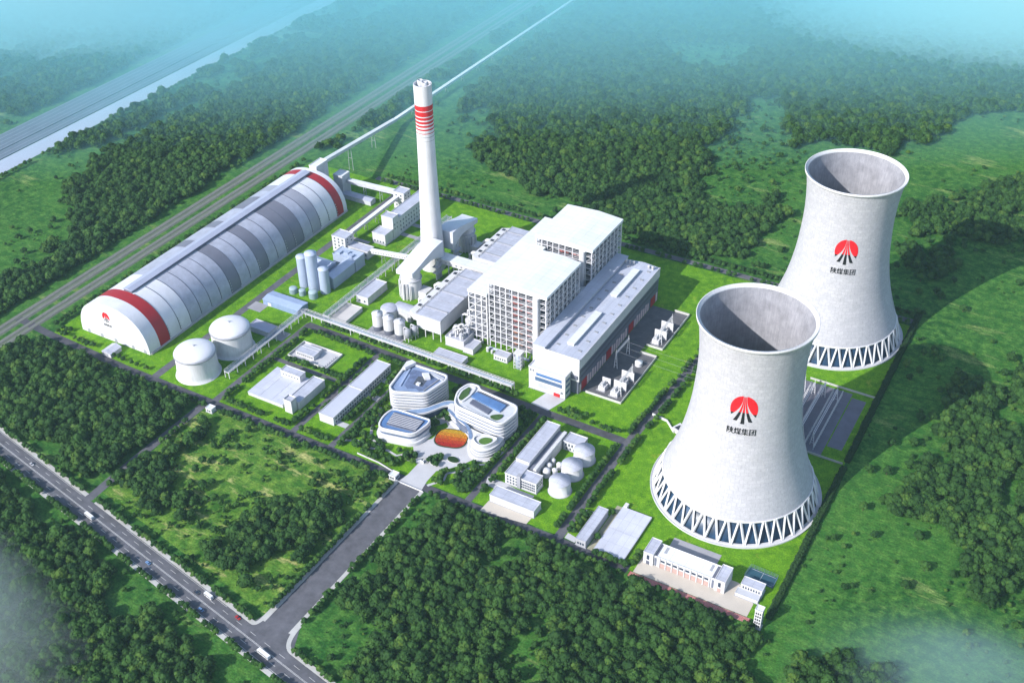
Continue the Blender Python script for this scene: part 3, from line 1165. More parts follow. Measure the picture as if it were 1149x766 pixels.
block('shed_end_house', 'tall pale grey end house at the far end of the coal shed', 'transfer house', -318.5, -306, 152, 166, 25, LGREY, ROOFW, group='coal transfer houses')
gable_hall('reclaim_gallery', 'long low grey reclaim house behind the coal shed', 'shed', -309, -267, 149, 158.5, 5.5, 7, 'x', LGREY, mat('lavender_grey', (.38, .40, .50), .5, .06, .1))
block('ridge_head_house', 'white head house on the far end of the coal shed ridge', 'head house', -332, -322, 129, 149, 43.5, WALL, ROOFW, base=False)
gallery('long white conveyor gallery running far away from the coal shed along the railway', (-327.5, 149, 39), (-357.5, 330, 8), 4.6, 3.4, step=62)
gallery('far white conveyor gallery continuing beside the railway into the haze', (-357.5, 330.5, 8), (-356.5, 1500, 6), 3.6, 3.2, step=40)

# ------------------------------------------------------------------ scrubbers beside the chimney


def scrubber(label, cx, cy, sg):
    t = thing('scrubber', label, 'flue gas scrubber', cx, cy, 0, 'scrubber towers beside the chimney')
    part(t, 'tower', MB().lathe(cx, cy, [(10.2, 0), (10.2, 20), (9.6, 21), (9.6, 29)], 40, 0, True), WHITE if sg < 0 else WALL)
    part(t, 'ring_platform', MB().lathe(cx, cy, [(10.2, 20.2), (11.2, 20.2), (11.2, 20.8), (10.2, 20.8)], 40, 0, False), LGREY)
    # arched outlet duct running to the chimney
    y0, y1 = cy + sg * 10.5, 77 - sg * -9.0
    mb = MB()
    n = 18
    top, bot = [], []
    for i in range(n + 1):
        f = i / n
        y = y0 + (77 + sg * 9 - y0) * f
        zt = 32.5 + 8.5 * math.sin(min(1, f * 1.1) * math.pi * .5) ** 1.6 - 1.0 * f
        zb = 27.5 + 3 * f if f < .55 else 29.2 - 10 * ((f - .55) / .45) ** 2
        top.append((y, zt))
        bot.append((y, zb))
    v = []
    for (y, zt), (_, zb) in zip(top, bot):
        v += [(cx - 9.5, y, zb), (cx + 9.5 - 4 * 0, y, zb), (cx + 9.5, y, zt), (cx - 9.5, y, zt)]
    f = []
    for i in range(n):
        a, b = i * 4, i * 4 + 4
        f += [(a, b, b + 1, a + 1), (a + 1, b + 1, b + 2, a + 2), (a + 2, b + 2, b + 3, a + 3), (a + 3, b + 3, b, a)]
    mb.add(v, f, 0, False)
    mb.add(v, [(0, 1, 2, 3), (n * 4 + 3, n * 4 + 2, n * 4 + 1, n * 4)], 0)
    part(t, 'outlet_duct', mb, [mat('duct_white', (.66, .68, .74), .5, .05, .1)])
    # recirculation pipes
    for k in range(7):
        a = R(195 + 17 * k) if sg < 0 else R(-75 + 15 * k)
        x, y = cx + 11.8 * math.cos(a), cy + 11.8 * math.sin(a)
        part(t, 'pipe', MB().tube([(x, y, 0), (x, y, 17 + (k % 3))], .6 if k != 4 else 1.6, 8), WHITE)
    for k in range(4):
        x, y = cx + 7.5, 77 + sg * (13 + 2.6 * k)
        part(t, 'riser', MB().tube([(x, y, 0), (x, y, 22 + 2 * (k % 2))], .9 if k % 2 else 1.3, 8), STEEL)
    for z in (8, 15):
        part(t, 'platform', MB().box(cx + 4, cx + 10.5, min(77 + sg * 11.5, 77 + sg * 23), max(77 + sg * 11.5, 77 + sg * 23), z, z + .4), LGREY)
    part(t, 'pump_house', MB().box(cx + 8, cx + 19, cy - sg * 2 - 5, cy - sg * 2 + 7, 0, 8.5), WALL)
    return t


scrubber('white scrubber tower with arched duct on the near side of the chimney', -127, 22, -1)
scrubber('white scrubber tower with arched duct on the far side of the chimney', -127, 124, 1)

# silos in front
for i, (cx, lb) in enumerate(((-122, 'left'), (-109, 'middle'), (-96, 'right'))):
    cy = -43 - i * .5
    t = thing('ash_silo', ['small white silo leftmost of three above the pipe bridge', 'small white silo in the middle of three above the pipe bridge', 'small white silo rightmost of three above the pipe bridge'][i], 'silo', cx, cy, 0, 'three small white silos')
    part(t, 'wall', MB().lathe(cx, cy, [(5.2, 5), (5.2, 18)], 32, 0, True), WHITE)
    part(t, 'skirt', MB().lathe(cx, cy, [(5.0, 0), (5.0, 5)], 32, 0, False), SLATE)
    part(t, 'roof', MB().lathe(cx, cy, [(5.4, 17.4), (5.4, 18.3), (.5, 19.6)], 32, 0, True), LGREY)
    part(t, 'top_box', MB().box(cx - 1.2, cx + 1.2, cy - 1.2, cy + 1.2, 18.6, 20.6), LGREY)
t = thing('domed_workshop', 'white barrel roofed workshop behind the three small silos', 'workshop', -119, -17)
part(t, 'wall', MB().lathe(-124, -21, [(8.5, 0), (8.5, 10)], 32, 0, True), WHITE)
part(t, 'dome', MB().lathe(-124, -21, [(8.6 * math.cos(a), 10 + 3.0 * math.sin(a)) for a in np.linspace(0, 1.5, 8)], 32, 0, True), ROOF)
mb = MB().box(-121, -100, -20, -6, 0, 9)
part(t, 'hall', mb, WALL)
mb = MB()
P = [(-120.5 + 0, z) for z in (0,)]
for i in range(10):
    a0, a1 = math.pi * i / 10, math.pi * (i + 1) / 10
    q = [(-13 - 7.3 * math.cos(a), 9 + 3.2 * math.sin(a)) for a in (a0, a1)]
    mb.add([(-121.3, q[0][0], q[0][1]), (-99.7, q[0][0], q[0][1]), (-99.7, q[1][0], q[1][1]), (-121.3, q[1][0], q[1][1])], [(0, 1, 2, 3)], 0, True)
for x in (-121.3, -99.7):
    mb.add([(x, -13 - 7.3 * math.cos(math.pi * i / 10), 9 + 3.2 * math.sin(math.pi * i / 10)) for i in range(11)], [tuple(range(11))])
part(t, 'roof', mb, ROOF)
block('filter_house', 'white box building beside the back pipe bridge', 'building', -168, -154, -15, 18, 7.4, win=[('y-', 2, (3,), 2, 2)])
block('covered_store', 'low beige roofed store under the corner of the pipe bridges', 'store', -171, -153, -53, -26, 3.4, WALL, mat('beige_roof', (.58, .55, .54), .6, .05, .1))
for i, (x, y, lb) in enumerate(((-86, -46, 'grey process tank on legs nearest the pipe bridge'), (-83, -39, 'grey process tank on legs nearest the precipitator'))):
    t = thing('process_tank', lb, 'process tank', x, y, 0, 'process tanks between silos and precipitator')
    part(t, 'vessel', MB().lathe(x, y, [(.5, 3), (3., 4.4), (3., 12.5), (1.6, 13.6)], 20, 0, True), GREY)
    for sx in (-1, 1):
        for sy in (-1, 1):
            part(t, 'leg', MB().bar((x + sx * 2, y + sy * 2, 0), (x + sx * 2, y + sy * 2, 5), .5), STEEL)
    mb = MB()
    mb.tube([(x - 4.2, y, 0), (x - 4.2, y, 13), (x - 3.6, y, 14.5), (x, y, 14.8), (x, y, 13.4)], .5, 8)
    part(t, 'pipe', mb, STEEL)


# ------------------------------------------------------------------ precipitators
def precipitator(label, y0, y1):
    t = thing('precipitator', label, 'precipitator', -70, (y0 + y1) / 2, 0, 'precipitator units')
    part(t, 'casing', MB().box(-84, -57.5, y0, y1, 8.5, 23), WHITE)
    n = 6
    for k in range(n):
        a, b = y0 + (y1 - y0) * k / n, y0 + (y1 - y0) * (k + 1) / n
        part(t, 'roof_panel', MB().box(-84.4, -57.1, a + (1.3 if k % 2 else .25), b - .25, 23.003, 23.9), ROOF)
        if k % 2:
            part(t, 'rapper_box', MB().box(-83, -58.5, a - 1.1, a + .9, 23.1, 24.6), GREY)
    mb = MB()
    for xx in (-84.3, -57.6):
        mb.box(xx, xx + .3, y0, y1, 24.2, 24.5)
    part(t, 'handrail', mb, STEEL)
    for xa in span(-84, -57.5, 4):
        for ya in span(y0, y1, 5):
            mb = MB()
            w, l = 3.1, (y1 - y0) / 10 - .3
            mb.add([(xa - w, ya - l, 8.49), (xa + w, ya - l, 8.49), (xa + w, ya + l, 8.49), (xa - w, ya + l, 8.49), (xa - .6, ya - .6, 3.6), (xa + .6, ya - .6, 3.6), (xa + .6, ya + .6, 3.6), (xa - .6, ya + .6, 3.6)],
                   [(0, 1, 5, 4), (1, 2, 6, 5), (2, 3, 7, 6), (3, 0, 4, 7), (4, 5, 6, 7)])
            part(t, 'hopper', mb, DARK)
    for xa in (-83.5, -75, -66.5, -58):
        for ya in (y0 + .5, (y0 + y1) / 2, y1 - .5):
            part(t, 'leg', MB().bar((xa, ya, 0), (xa, ya, 8.5), .7), STEEL)
    # inlet flue beside the casing: rounded trough with openings
    mb = MB()
    ya, yb = y0 + 1, y1 - 1
    mb.box(-94.5, -88, ya + 4, yb - 4, 15.5, 21.5)
    mb.prism([(-94.5, ya + 4), (-88, ya), (-84.01, ya), (-84.01, ya + 4)], 15.5, 21.5)
    mb.prism([(-94.5, yb - 4), (-84.01, yb - 4), (-84.01, yb), (-88, yb)], 15.5, 21.5)
    part(t, 'inlet_flue', mb, WHITE)
    for yy in span(ya + 4, yb - 4, 5):
        part(t, 'flue_branch', MB().box(-87.99, -84.01, yy - 1.6, yy + 1.6, 16, 21.2), WHITE)
        part(t, 'flue_hatch', MB().box(-92.6, -89.2, yy + 2.2, yy + 5.6, 21.503, 21.9), DARK)
        part(t, 'leg', MB().bar((-92, yy, 0), (-92, yy, 15.5), .8), STEEL)
    return t


precipitator('white precipitator box with ribbed roof nearest the pipe bridge', -33, 56)
precipitator('white precipitator box with ribbed roof behind the smoke duct', 80, 150)
t = thing('smoke_duct', 'white smoke duct crossing from the chimney to the boiler houses', 'smoke duct', -90, 70)
part(t, 'duct', MB().box(-124, -37, 63, 75, 16, 21.5), WALL)
part(t, 'roof', MB().box(-124, -37, 62.5, 75.5, 21.503, 22), ROOFW)
for x in range(-118, -40, 6):
    part(t, 'window', MB().box(x - .8, x + .8, 62.35, 62.98, 18, 19.4), GREY)
for x in (-110, -98, -56, -46):
    for y in (64.5, 73.5):
        part(t, 'leg', MB().bar((x, y, 0), (x, y, 16), .9), STEEL)


rr = random.Random(21)
for i, (x, y, lb) in enumerate(((-104, 2, 'white fan casing with round inlet between left scrubber and precipitator, front'), (-104, 30, 'white fan casing with round inlet between left scrubber and smoke duct'), (-104, 96, 'white fan casing with round inlet behind the smoke duct'), (-104, 124, 'white fan casing with round inlet beside the far scrubber'))):
    t = thing('draught_fan', lb, 'fan', x, y, 0, 'draught fans beside the chimney')
    part(t, 'casing', MB().tube([(x - 2, y, 4.4), (x + 2, y, 4.4)], 4.2, 20), WHITE)
    part(t, 'plinth', MB().box(x - 3, x + 3, y - 4, y + 4, 0, 1), CONC)
    part(t, 'duct', MB().tube([(x, y, 8), (x, y, 13), (x + 4, y, 16.5), (x + 9.4, y, 17.5)], 1.8, 14), WALL)
    part(t, 'motor', MB().tube([(x - 6.5, y, 3.4), (x - 3.4, y, 3.4)], 1.3, 12), GREY)

# ------------------------------------------------------------------ boiler houses
DECK = mat('deck_grating', (.20, .21, .25), .7, .12, .2)


def boiler(label, y0, y1, H=73., front_red=True):
    t = thing('boiler_house', label, 'boiler house', 15, (y0 + y1) / 2, 0, 'pair of boiler houses')
    x0, x1 = -14.5, 44.
    xs = [-14.5, -8.8, -3, 3, 9.5, 16, 24, 31.5, 37.8, 44]
    ST = 6.4
    NB = 8
    yn = [y0 + (y1 - y0) * k / NB for k in range(NB + 1)]
    levels = [ST * k for k in range(1, 11)]
    for x in xs:
        for y in (y0, y1):
            part(t, 'column', MB().box(x - .42, x + .42, y - .42, y + .42, 0, H - 3.5), STEEL)
    for y in yn[1:-1]:
        for x in (x0, x1):
            part(t, 'column', MB().box(x - .42, x + .42, y - .42, y + .42, 0, H - 3.5), STEEL)
    for z in levels:
        mb = MB()
        for y in (y0, y1):
            mb.bar((x0, y, z), (x1, y, z), .5, .6)
        for x in (x0, x1):
            mb.bar((x, y0, z), (x, y1, z), .5, .6)
        part(t, 'floor_beam', mb, STEEL)
        mb = MB()
        mb.box(x0 + .8, x1 - .8, y0 + .8, y0 + 6, z - .3, z + .1)
        mb.box(x0 + .8, x1 - .8, y1 - 6, y1 - .8, z - .3, z + .1)
        mb.box(x1 - 6, x1 - .8, y0 + 6, y1 - 6, z - .3, z + .1)
        mb.box(x0 + .8, x0 + 6, y0 + 6, y1 - 6, z - .3, z + .1)
        part(t, 'floor_deck', mb, DECK)
        for y in (y0 + .9,):
            mb = MB()
            mb.bar((x0, y, z + 1.3), (x1, y, z + 1.3), .18, .18)
            mb.bar((x1 - .4, y0, z + 1.3), (x1 - .4, y1, z + 1.3), .18, .18)
            part(t, 'handrail', mb, STEEL)
    # diagonal bracing on the visible sides
    for (ya, xa_list) in ((y0, xs), (y1, xs)):
        mb = MB()
        for i in range(len(xs) - 1):
            for k in range(10):
                za, zb = ST * k, ST * k + ST
                if (i + k) % 2 == 0 or i in (1, 4, 7):
                    continue
                mb.bar((xs[i], ya, za + .4), (xs[i + 1], ya, zb - .4), .34)
        part(t, 'bracing', mb, STEEL)
    mb = MB()
    for i in range(NB):
        for k in range(10):
            za, zb = ST * k, ST * k + ST
            ym = (yn[i] + yn[i + 1]) / 2
            if i % 2 == 0:
                mb.bar((x1, yn[i], za + .4), (x1, ym, zb - .4), .34)
                mb.bar((x1, yn[i + 1], za + .4), (x1, ym, zb - .4), .34)
            else:
                mb.bar((x1, yn[i], za + .4), (x1, yn[i + 1], zb - .4), .34)
    part(t, 'bracing', mb, STEEL)
    # the boiler itself hung in the frame
    part(t, 'furnace', MB().box(4, 28, y0 + 12, y1 - 22, 12, 66), SLATE)
    part(t, 'rear_pass', MB().box(-9, 2, y0 + 14, y1 - 12, 18, 64), GREY)
    part(t, 'furnace_hopper', MB().add([(6, y0 + 14, 11.9), (26, y0 + 14, 11.9), (26, y1 - 24, 11.9), (6, y1 - 24, 11.9), (13, y0 + 14, 4), (19, y0 + 14, 4), (19, y1 - 24, 4), (13, y1 - 24, 4)], [(0, 1, 5, 4), (1, 2, 6, 5), (2, 3, 7, 6), (3, 0, 4, 7), (4, 5, 6, 7)]), GREY)
    rr = random.Random(int(y0) + 900)
    for k in range(10):
        x = rr.uniform(-12, 40)
        y = rr.choice([y0 + rr.uniform(2, 9), y0 + rr.uniform(2, 5)])
        z = rr.uniform(6, 60)
        l = rr.uniform(6, 14)
        mb = MB()
        if k % 2:
            mb.tube([(x, y, z), (x, y, min(70, z + l))], .55, 8)
        else:
            mb.tube([(x, y, z), (min(42, x + l), y, z), (min(42, x + l), y + 3, z)], .55, 8)
        part(t, 'steam_pipe', mb, PIPE if k % 3 else WHITE)
    if front_red:
        for k in range(1, 10):
            z = ST * k + 1.2
            mb = MB()
            mb.box(7.2, 17.8, y0 + 4.2, y0 + 5.5, z, z + 2.0)
            mb.bar((8, y0 + 1.6, z), (18, y0 + 1.6, z + 4.4), .4)
            part(t, 'burner_box', mb, RUST if k > 3 else mat('orange_oxide', (.42, .19, .12), .6, .2, .2))
            mb = MB()
            mb.box(20.4, 29, y0 + 4.4, y0 + 5.6, z, z + 2.2)
            part(t, 'burner_box', mb, mat('pale_red_steel', (.48, .25, .25), .6, .2, .2))
    for yy in span(y0 + 8, y1 - 8, 4):
        part(t, 'coal_pipe', MB().tube([(41, yy, 4), (41, yy, 40), (32, yy, 52)], .6, 8), PIPE)
    # roof: shallow gable with a white fascia
    a, b, c, d = x0 - 1, x1 + 1.2, y0 - 1, y1 + 1
    xm = 19
    v = [(a, c, H - 3.4), (b, c, H - 3.4), (b, d, H - 3.4), (a, d, H - 3.4), (a, c, H), (b, c, H - .6), (b, d, H - .6), (a, d, H), (xm, c, H + 1.6), (xm, d, H + 1.6), (xm, c, H - 3.4), (xm, d, H - 3.4)]
    part(t, 'roof', MB().add(v, [(0, 10, 8, 4), (10, 1, 5, 8), (1, 2, 6, 5), (2, 11, 9, 6), (11, 3, 7, 9), (3, 0, 4, 7), (4, 8, 9, 7), (8, 5, 6, 9), (0, 3, 11, 10), (10, 11, 2, 1)]), ROOFW)
    # stair shaft on the front right
    mb = MB()
    P = chaikin([(31.8, y0 - 3.8), (37.6, y0 - 3.8), (37.6, y0 + .2), (31.8, y0 + .2)], 2)
    mb.prism(P, 0, H - 3.42, 0)
    part(t, 'stair_shaft', mb, WHITE)
    return t


boiler('huge open steel framed boiler house with white roof, the nearer one facing the pipe bridge', -15, 50)
boiler('huge open steel framed boiler house with white roof, the farther one behind its twin', 75, 140)
# coal bunker bay along the left side of both boilers
t = thing('bunker_bay', 'long white roofed steel bunker bay joining both boiler houses', 'bunker bay', -25.5, 57)
H2 = 57.
xa, xb, ya, yb = -36, -16.2, -16, 132
part(t, 'roof', MB().box(xa - .8, xb, ya - .8, yb + .8, H2 - 2.6, H2), ROOFW)
for x in (xa, -29, -22.5, -17):
    part(t, 'column', MB().box(x - .5, x + .5, ya, ya + 1, 0, H2 - 2.62), STEEL)
for k in range(1, 13):
    y = ya + (yb - ya) * k / 12
    part(t, 'column', MB().box(xa - .5, xa + .5, y - .5, y + .5, 0, H2 - 2.62), STEEL)
for k in range(1, 8):
    z = 7. * k
    part(t, 'floor_deck', MB().box(xa + .6, xb - .3, ya + .6, yb - .6, z - .35, z + .1), GREY)
    mb = MB()
    mb.bar((xa, ya + .4, z + .1), (xb, ya + .4, z + .1), .6, .7)
    mb.bar((xa, ya, z + .1), (xa, yb, z + .1), .6, .7)
    part(t, 'floor_beam', mb, STEEL)
mb = MB()
for i, (p, q) in enumerate(((xa, -29), (-29, -22.5), (-22.5, -17))):
    for k in range(8):
        if (i + k) % 2:
            mb.bar((p, ya + .4, 7 * k + .5), (q, ya + .4, 7 * k + 6.6), .4)
part(t, 'bracing', mb, STEEL)
for y in span(ya + 6, yb - 6, 10):
    part(t, 'coal_bunker', MB().lathe(-26, y, [(1.2, 22), (5, 30), (5, 48)], 20, 0, True), LGREY)
# link between boilers
t = thing('boiler_link', 'lower white block filling the gap between the boiler houses', 'link building', 15, 62.5)
part(t, 'wall', MB().box(-14, 43.5, 51.6, 73.4, 0, 31), LGREY)
part(t, 'roof', MB().box(-14.3, 43.8, 51.4, 73.6, 31.003, 31.6), ROOFW)
t = thing('roof_link', 'white roof deck bridging the two boiler house roofs on their left side', 'roof bridge', -8, 62.5)
part(t, 'roof', MB().box(-16, -4, 51.1, 73.9, 60, 62.5), ROOFW)
for y in (52, 73):
    part(t, 'column', MB().box(-5.5, -4.5, y - .5, y + .5, 31.7, 59.98), STEEL)

# ------------------------------------------------------------------ turbine hall
t = thing('turbine_hall', 'long turbine hall with pale roof and slate walls with red doors', 'turbine hall', 71, 44)
x0, x1, y0, y1, H = 57., 90.5, -41., 130., 36.
part(t, 'wall', MB().box(x0, x1, y0, y1, 0, H), [SLATE])
part(t, 'upper_cladding', MB().box(x1 + .01, x1 + .7, y0 - .01, y1 + .6, 26.5, H + .8), LGREY)
part(t, 'front_wall', MB().box(46.5, x1 + .72, y0 - .62, y0 - .02, 14, H + 2.2), WHITE)
mb = MB()
mb.add([(x0, y0 - .015, H + .01), (x1 + .7, y0 - .015, H + .01), (x1 + .7, y1 + .6, H + .01), (x0, y1 + .6, H + .01), (74, y0 - .015, H + 1.6), (74, y1 + .6, H + 1.6)], [(0, 1, 4), (2, 3, 5), (1, 2, 5, 4), (3, 0, 4, 5)], 0)
part(t, 'roof', mb, mat('hall_roof', (.50, .53, .63), .5, .08, .06, panel=(5.6, 10)))
part(t, 'deaerator_bay', MB().box(44.8, 56.9, y0, y1, 0, H + 3.2), LGREY)
part(t, 'deaerator_roof', MB().box(44.7, 57.3, y0 - .6, y1 + .6, H + 3.21, H + 3.9), mat('hall_side_roof', (.52, .55, .65), .5, .08, .05, panel=(20, 10)))
for (ya, yb) in ((-25, 30), (62, 112)):
    mb = MB()
    mb.box(71, 77, ya, yb, H + 1.0, H + 3.4)
    mb.prism([(70.4, ya - .4), (77.6, ya - .4), (77.6, yb + .4), (70.4, yb + .4)], H + 3.41, H + 4.0)
    part(t, 'roof_monitor', mb, ROOFW)
for y in span(-36, 126, 10):
    for x in (63.5, 84.5):
        zz = H + 1.6 * (1 - abs(x - 74) / 16.8)
        part(t, 'skylight', MB().box(x - 1.7, x + 1.7, y - 1., y + 1., zz - .5, zz + .5), BANDG)
for y in (-30, 20, 68, 118):
    part(t, 'door', MB().box(x1 + .005, x1 + .35, y - 5, y + 5, .3, 10), RED)
k = 0
for y in span(-40, 129, 34):
    if min(abs(y - d) for d in (-30, 20, 68, 118)) > 7:
        part(t, 'wall_panel', MB().box(x1 + .005, x1 + .3, y - 1.5, y + 1.5, .3, 10 if k % 2 else 8.6), PINK)
        k += 1
for z in (15, 21):
    part(t, 'window_band', MB().box(x1 + .004, x1 + .25, y0 + 3, y1 - 3, z, z + 1.6), mat('window_band', (.06, .07, .11), .3, .1, .2))
part(t, 'end_door', MB().box(60, 66, y1 + .01, y1 + .3, .3, 7), RED)
for x in (58, 62, 66, 82, 86):
    part(t, 'roof_fan', MB().lathe(x, 124, [(1.2, H), (1.2, H + 3.2), (1.7, H + 3.4), (.3, H + 4.2)], 12, 0, True), WHITE)
part(t, 'service_duct', MB().box(72, 90, y0 - 1.6, y0 - .62, 16.5, 20), SLATE)
# office annex at its front
t = block('control_building', 'white control building with wide blue window bands in front of the turbine hall', 'control building', 47.5, 83.5, -53, -42.8, 23, WHITE, mat('annex_roof', (.62, .64, .74), .5, .05, .05), par=.9)
part(t, 'window_band', MB().box(55, 80, -53.3, -52.98, 16.5, 19.2), BLUEGLASS)
part(t, 'window_band', MB().box(54, 80.5, -53.3, -52.98, 10.8, 14.6), mat('band_blue', (.09, .15, .27), .2, .15, .2, spec=.6))
part(t, 'window_band', MB().box(57, 70, -53.3, -52.98, 4, 8.6), LGREY)
part(t, 'door', MB().box(72.5, 78.5, -53.5, -52.98, .3, 6.4), REDB)
for z in (4, 10.5, 16.5):
    part(t, 'side_window', MB().box(83.49, 83.75, -51.5, -44.5, z, z + 2.8), mat('side_blue', (.13, .18, .30), .25, .1, .2))
part(t, 'entrance_canopy', MB().box(70.5, 80.5, -56.5, -53.02, 6.8, 7.4), WHITE)
windows(t, 'y-', -53, [49.5, 52], [20.5], 1.2, 1.6)

# ------------------------------------------------------------------ equipment beside the bunker bay
t = block('fan_house', 'white fan house with cluttered roof equipment beside the bunker bay', 'fan house', -52, -32, -34, -15, 9, WHITE, ROOF)
rr = random.Random(5)
for k in range(22):
    x, y = rr.uniform(-50, -34), rr.uniform(-32, -17)
    h = rr.uniform(1.5, 7)
    if k % 3:
        part(t, 'roof_unit', MB().box(x - rr.uniform(.6, 1.8), x + rr.uniform(.6, 1.8), y - rr.uniform(.6, 1.6), y + rr.uniform(.6, 1.6), 9.36, 9.36 + h), (WHITE, LGREY, STEEL)[k % 2])
    else:
        part(t, 'roof_duct', MB().tube([(x, y, 9.3), (x, y, 11 + h), (x + 2.5, y + 1.5, 12.5 + h), (x + 5, y + 2, 12 + h)], .8, 10), WHITE)
t = thing('fan_equipment', 'cluster of white fans and ducts behind the fan house', 'fan', -45, -2)
for k in range(16):
    x, y = rr.uniform(-54, -39), rr.uniform(-12, 22)
    h = rr.uniform(6, 17)
    if k % 3 == 0:
        part(t, 'duct', MB().tube([(x, y, 0), (x, y, h), (x + 3, y, h + 2), (x + 7, y, h + 2)], 1.2, 10), WHITE)
    else:
        part(t, 'housing', MB().box(x - 2, x + 2, y - 1.8, y + 1.8, 0, h), (LGREY, WHITE)[k % 2])
for i, (x, y, r_, h_, lb) in enumerate(((-12, -24, 1.6, 4, 'small white tank on the lawn left of the small white house'), (-7, -25, 1.2, 3.2, 'smaller white tank beside it on the lawn'), (18, -26, 1.5, 5, 'small white tank between white house and dosing tower'), (38, -30, 1.8, 6, 'small white tank right of the dosing tower'))):
    t = thing('feed_tank', lb, 'tank', x, y, 0, 'small feed tanks in front of the boiler house')
    part(t, 'wall', MB().lathe(x, y, [(r_, 0), (r_, h_)], 16, 0, True), LGREY)
    part(t, 'dome', MB().lathe(x, y, [(r_ * math.cos(a), h_ + r_ * .5 * math.sin(a)) for a in np.linspace(0, 1.5, 6)], 16, 0, True), WHITE)
t = thing('boiler_pipe_run', 'low run of silver pipes along the foot of the nearer boiler house', 'pipe run', 4, -19)
for k in range(4):
    part(t, 'pipe', MB().tube([(-14, -18.5 - k * .9, 1.4), (30, -18.5 - k * .9, 1.4), (30, -18.5 - k * .9, 6), (30, -15.9, 6)], .32, 8), PIPE)
for x in range(-12, 30, 7):
    part(t, 'support', MB().box(x - .3, x + .3, -21.6, -18, 0, 1.1), STEEL)
block('switch_room', 'low white switch room beside the fan house', 'switch room', -31.4, -21, -36, -20.5, 5.4, WHITE, ROOF, par=.4)
block('pipe_store', 'long low pale roofed store behind the pipe bridge', 'store', -51, -20, -57.5, -46.5, 4.6, WALL, ROOF, par=.3)
block('gas_house', 'small white house on the lawn in front of the boiler house', 'hut', -1, 13, -32, -23.5, 5.4, WHITE, ROOF, win=[('y-', 5, (2.4,), 1.2, 1.8)], par=.4)
t = thing('dosing_tower', 'small pale steel dosing tower on the lawn in front of the boiler house', 'dosing tower', 25.5, -32)
part(t, 'tank', MB().lathe(25.5, -32, [(3.1, 0), (3.1, 15.5), (.5, 16.6)], 24, 0, True), PIPE)
for sx in (-3.4, 3.4):
    for sy in (-3.4, 3.4):
        part(t, 'leg', MB().bar((25.5 + sx, -32 + sy, 0), (25.5 + sx, -32 + sy, 17), .4), STEEL)
for z in (4, 8, 12, 16):
    mb = MB()
    for a, b in (((-3.4, -3.4), (3.4, -3.4)), ((3.4, -3.4), (3.4, 3.4)), ((3.4, 3.4), (-3.4, 3.4)), ((-3.4, 3.4), (-3.4, -3.4))):
        mb.bar((25.5 + a[0], -32 + a[1], z), (25.5 + b[0], -32 + b[1], z), .3)
        mb.bar((25.5 + a[0], -32 + a[1], z - 4), (25.5 + b[0], -32 + b[1], z), .25)
    part(t, 'bracing', mb, STEEL)
part(t, 'top_deck', MB().box(21.6, 29.4, -35.9, -28.1, 17., 17.4), WHITE)

# ------------------------------------------------------------------ transformer yards
DKG = mat('dark_gravel_wall', (.55, .55, .53), .8, .08, .2)


def wall_run(label, pts, h, th=.5, m=None, name='boundary_wall', cat='wall'):
    mb = MB()
    for a, b in zip(pts[:-1], pts[1:]):
        d = (Vector(b) - Vector(a)).normalized() * th * .5
        mb.bar((a[0] - d.x * 0, a[1], h / 2), (b[0], b[1], h / 2), th, h)
    return solo(name, mb, m or DKG, label, cat, (pts[0][0], pts[0][1], 0))


wall_run('low pale wall around the nearer transformer yard', [(95, -35.6), (129.2, -35.6), (129.2, 41.2), (113, 41.2)], 2.4)
wall_run('low pale wall around the farther transformer yard', [(113, 54), (129.2, 54), (129.2, 118.4), (114, 118.4)], 2.4)


def transformer(x, y, s, label):
    t = thing('transformer', label, 'transformer', x, y, 0, 'transformers')
    part(t, 'tank', MB().box(x - 2.2 * s, x + 2.2 * s, y - 3.4 * s, y + 3.4 * s, .6, 5.2 * s), WHITE)
    for k in range(6):
        yy = y - 2.9 * s + k * 1.15 * s
        part(t, 'radiator', MB().box(x + 2.25 * s, x + 4. * s, yy - .35 * s, yy + .35 * s, .9, 4.8 * s), STEEL)
    for k in (-1, 0, 1):
        part(t, 'bushing', MB().lathe(x - .6 * s, y + k * 2. * s, [(.42 * s, 5.2 * s), (.3 * s, 7.2 * s), (.16 * s, 8.4 * s)], 10, 0, True), LGREY)
    part(t, 'conservator', MB().tube([(x + 1. * s, y - 2.8 * s, 6.8 * s), (x + 1. * s, y + 2.8 * s, 6.8 * s)], .75 * s, 12), WHITE)
    part(t, 'plinth', MB().box(x - 4 * s, x + 4.6 * s, y - 4.4 * s, y + 4.4 * s, .16, .6), CONC)


def fire_wall(x0, x1, y, h, label):
    solo('fire_wall', MB().box(x0, x1, y - .35, y + .35, 0.16, h), WHITE, label, 'fire wall', ((x0 + x1) / 2, y, 0), 'white fire walls of the transformers')


transformer(105.5, -24, 1.0, 'white transformer at the hall side of the nearer yard')
transformer(118.5, -26, 1.05, 'white transformer at the front outer corner of the nearer yard')
transformer(118.5, -9.5, 1.05, 'white transformer below the lattice frame in the nearer yard')
transformer(118.5, 63, 1.05, 'white transformer at the front of the farther yard')
transformer(118.5, 78, 1.05, 'white transformer behind another in the farther yard')
fire_wall(103, 111, -18.2, 9, 'white fire wall beside the hall side transformer')
fire_wall(114, 126, -17.6, 9.5, 'white fire wall between two transformers of the nearer yard')
fire_wall(114, 126, -1.5, 9.5, 'white fire wall behind the lattice frame transformer')
fire_wall(114, 126, 70.6, 9.5, 'white fire wall between two transformers of the farther yard')
fire_wall(114, 126, 86, 9.5, 'white fire wall at the back of the farther transformers')
t = thing('oil_tank', 'round white oil tank in the nearer transformer yard', 'tank', 119.5, 23)
part(t, 'wall', MB().lathe(119.5, 23, [(3.4, .16), (3.4, 3.8)], 24, 0, True), WHITE)
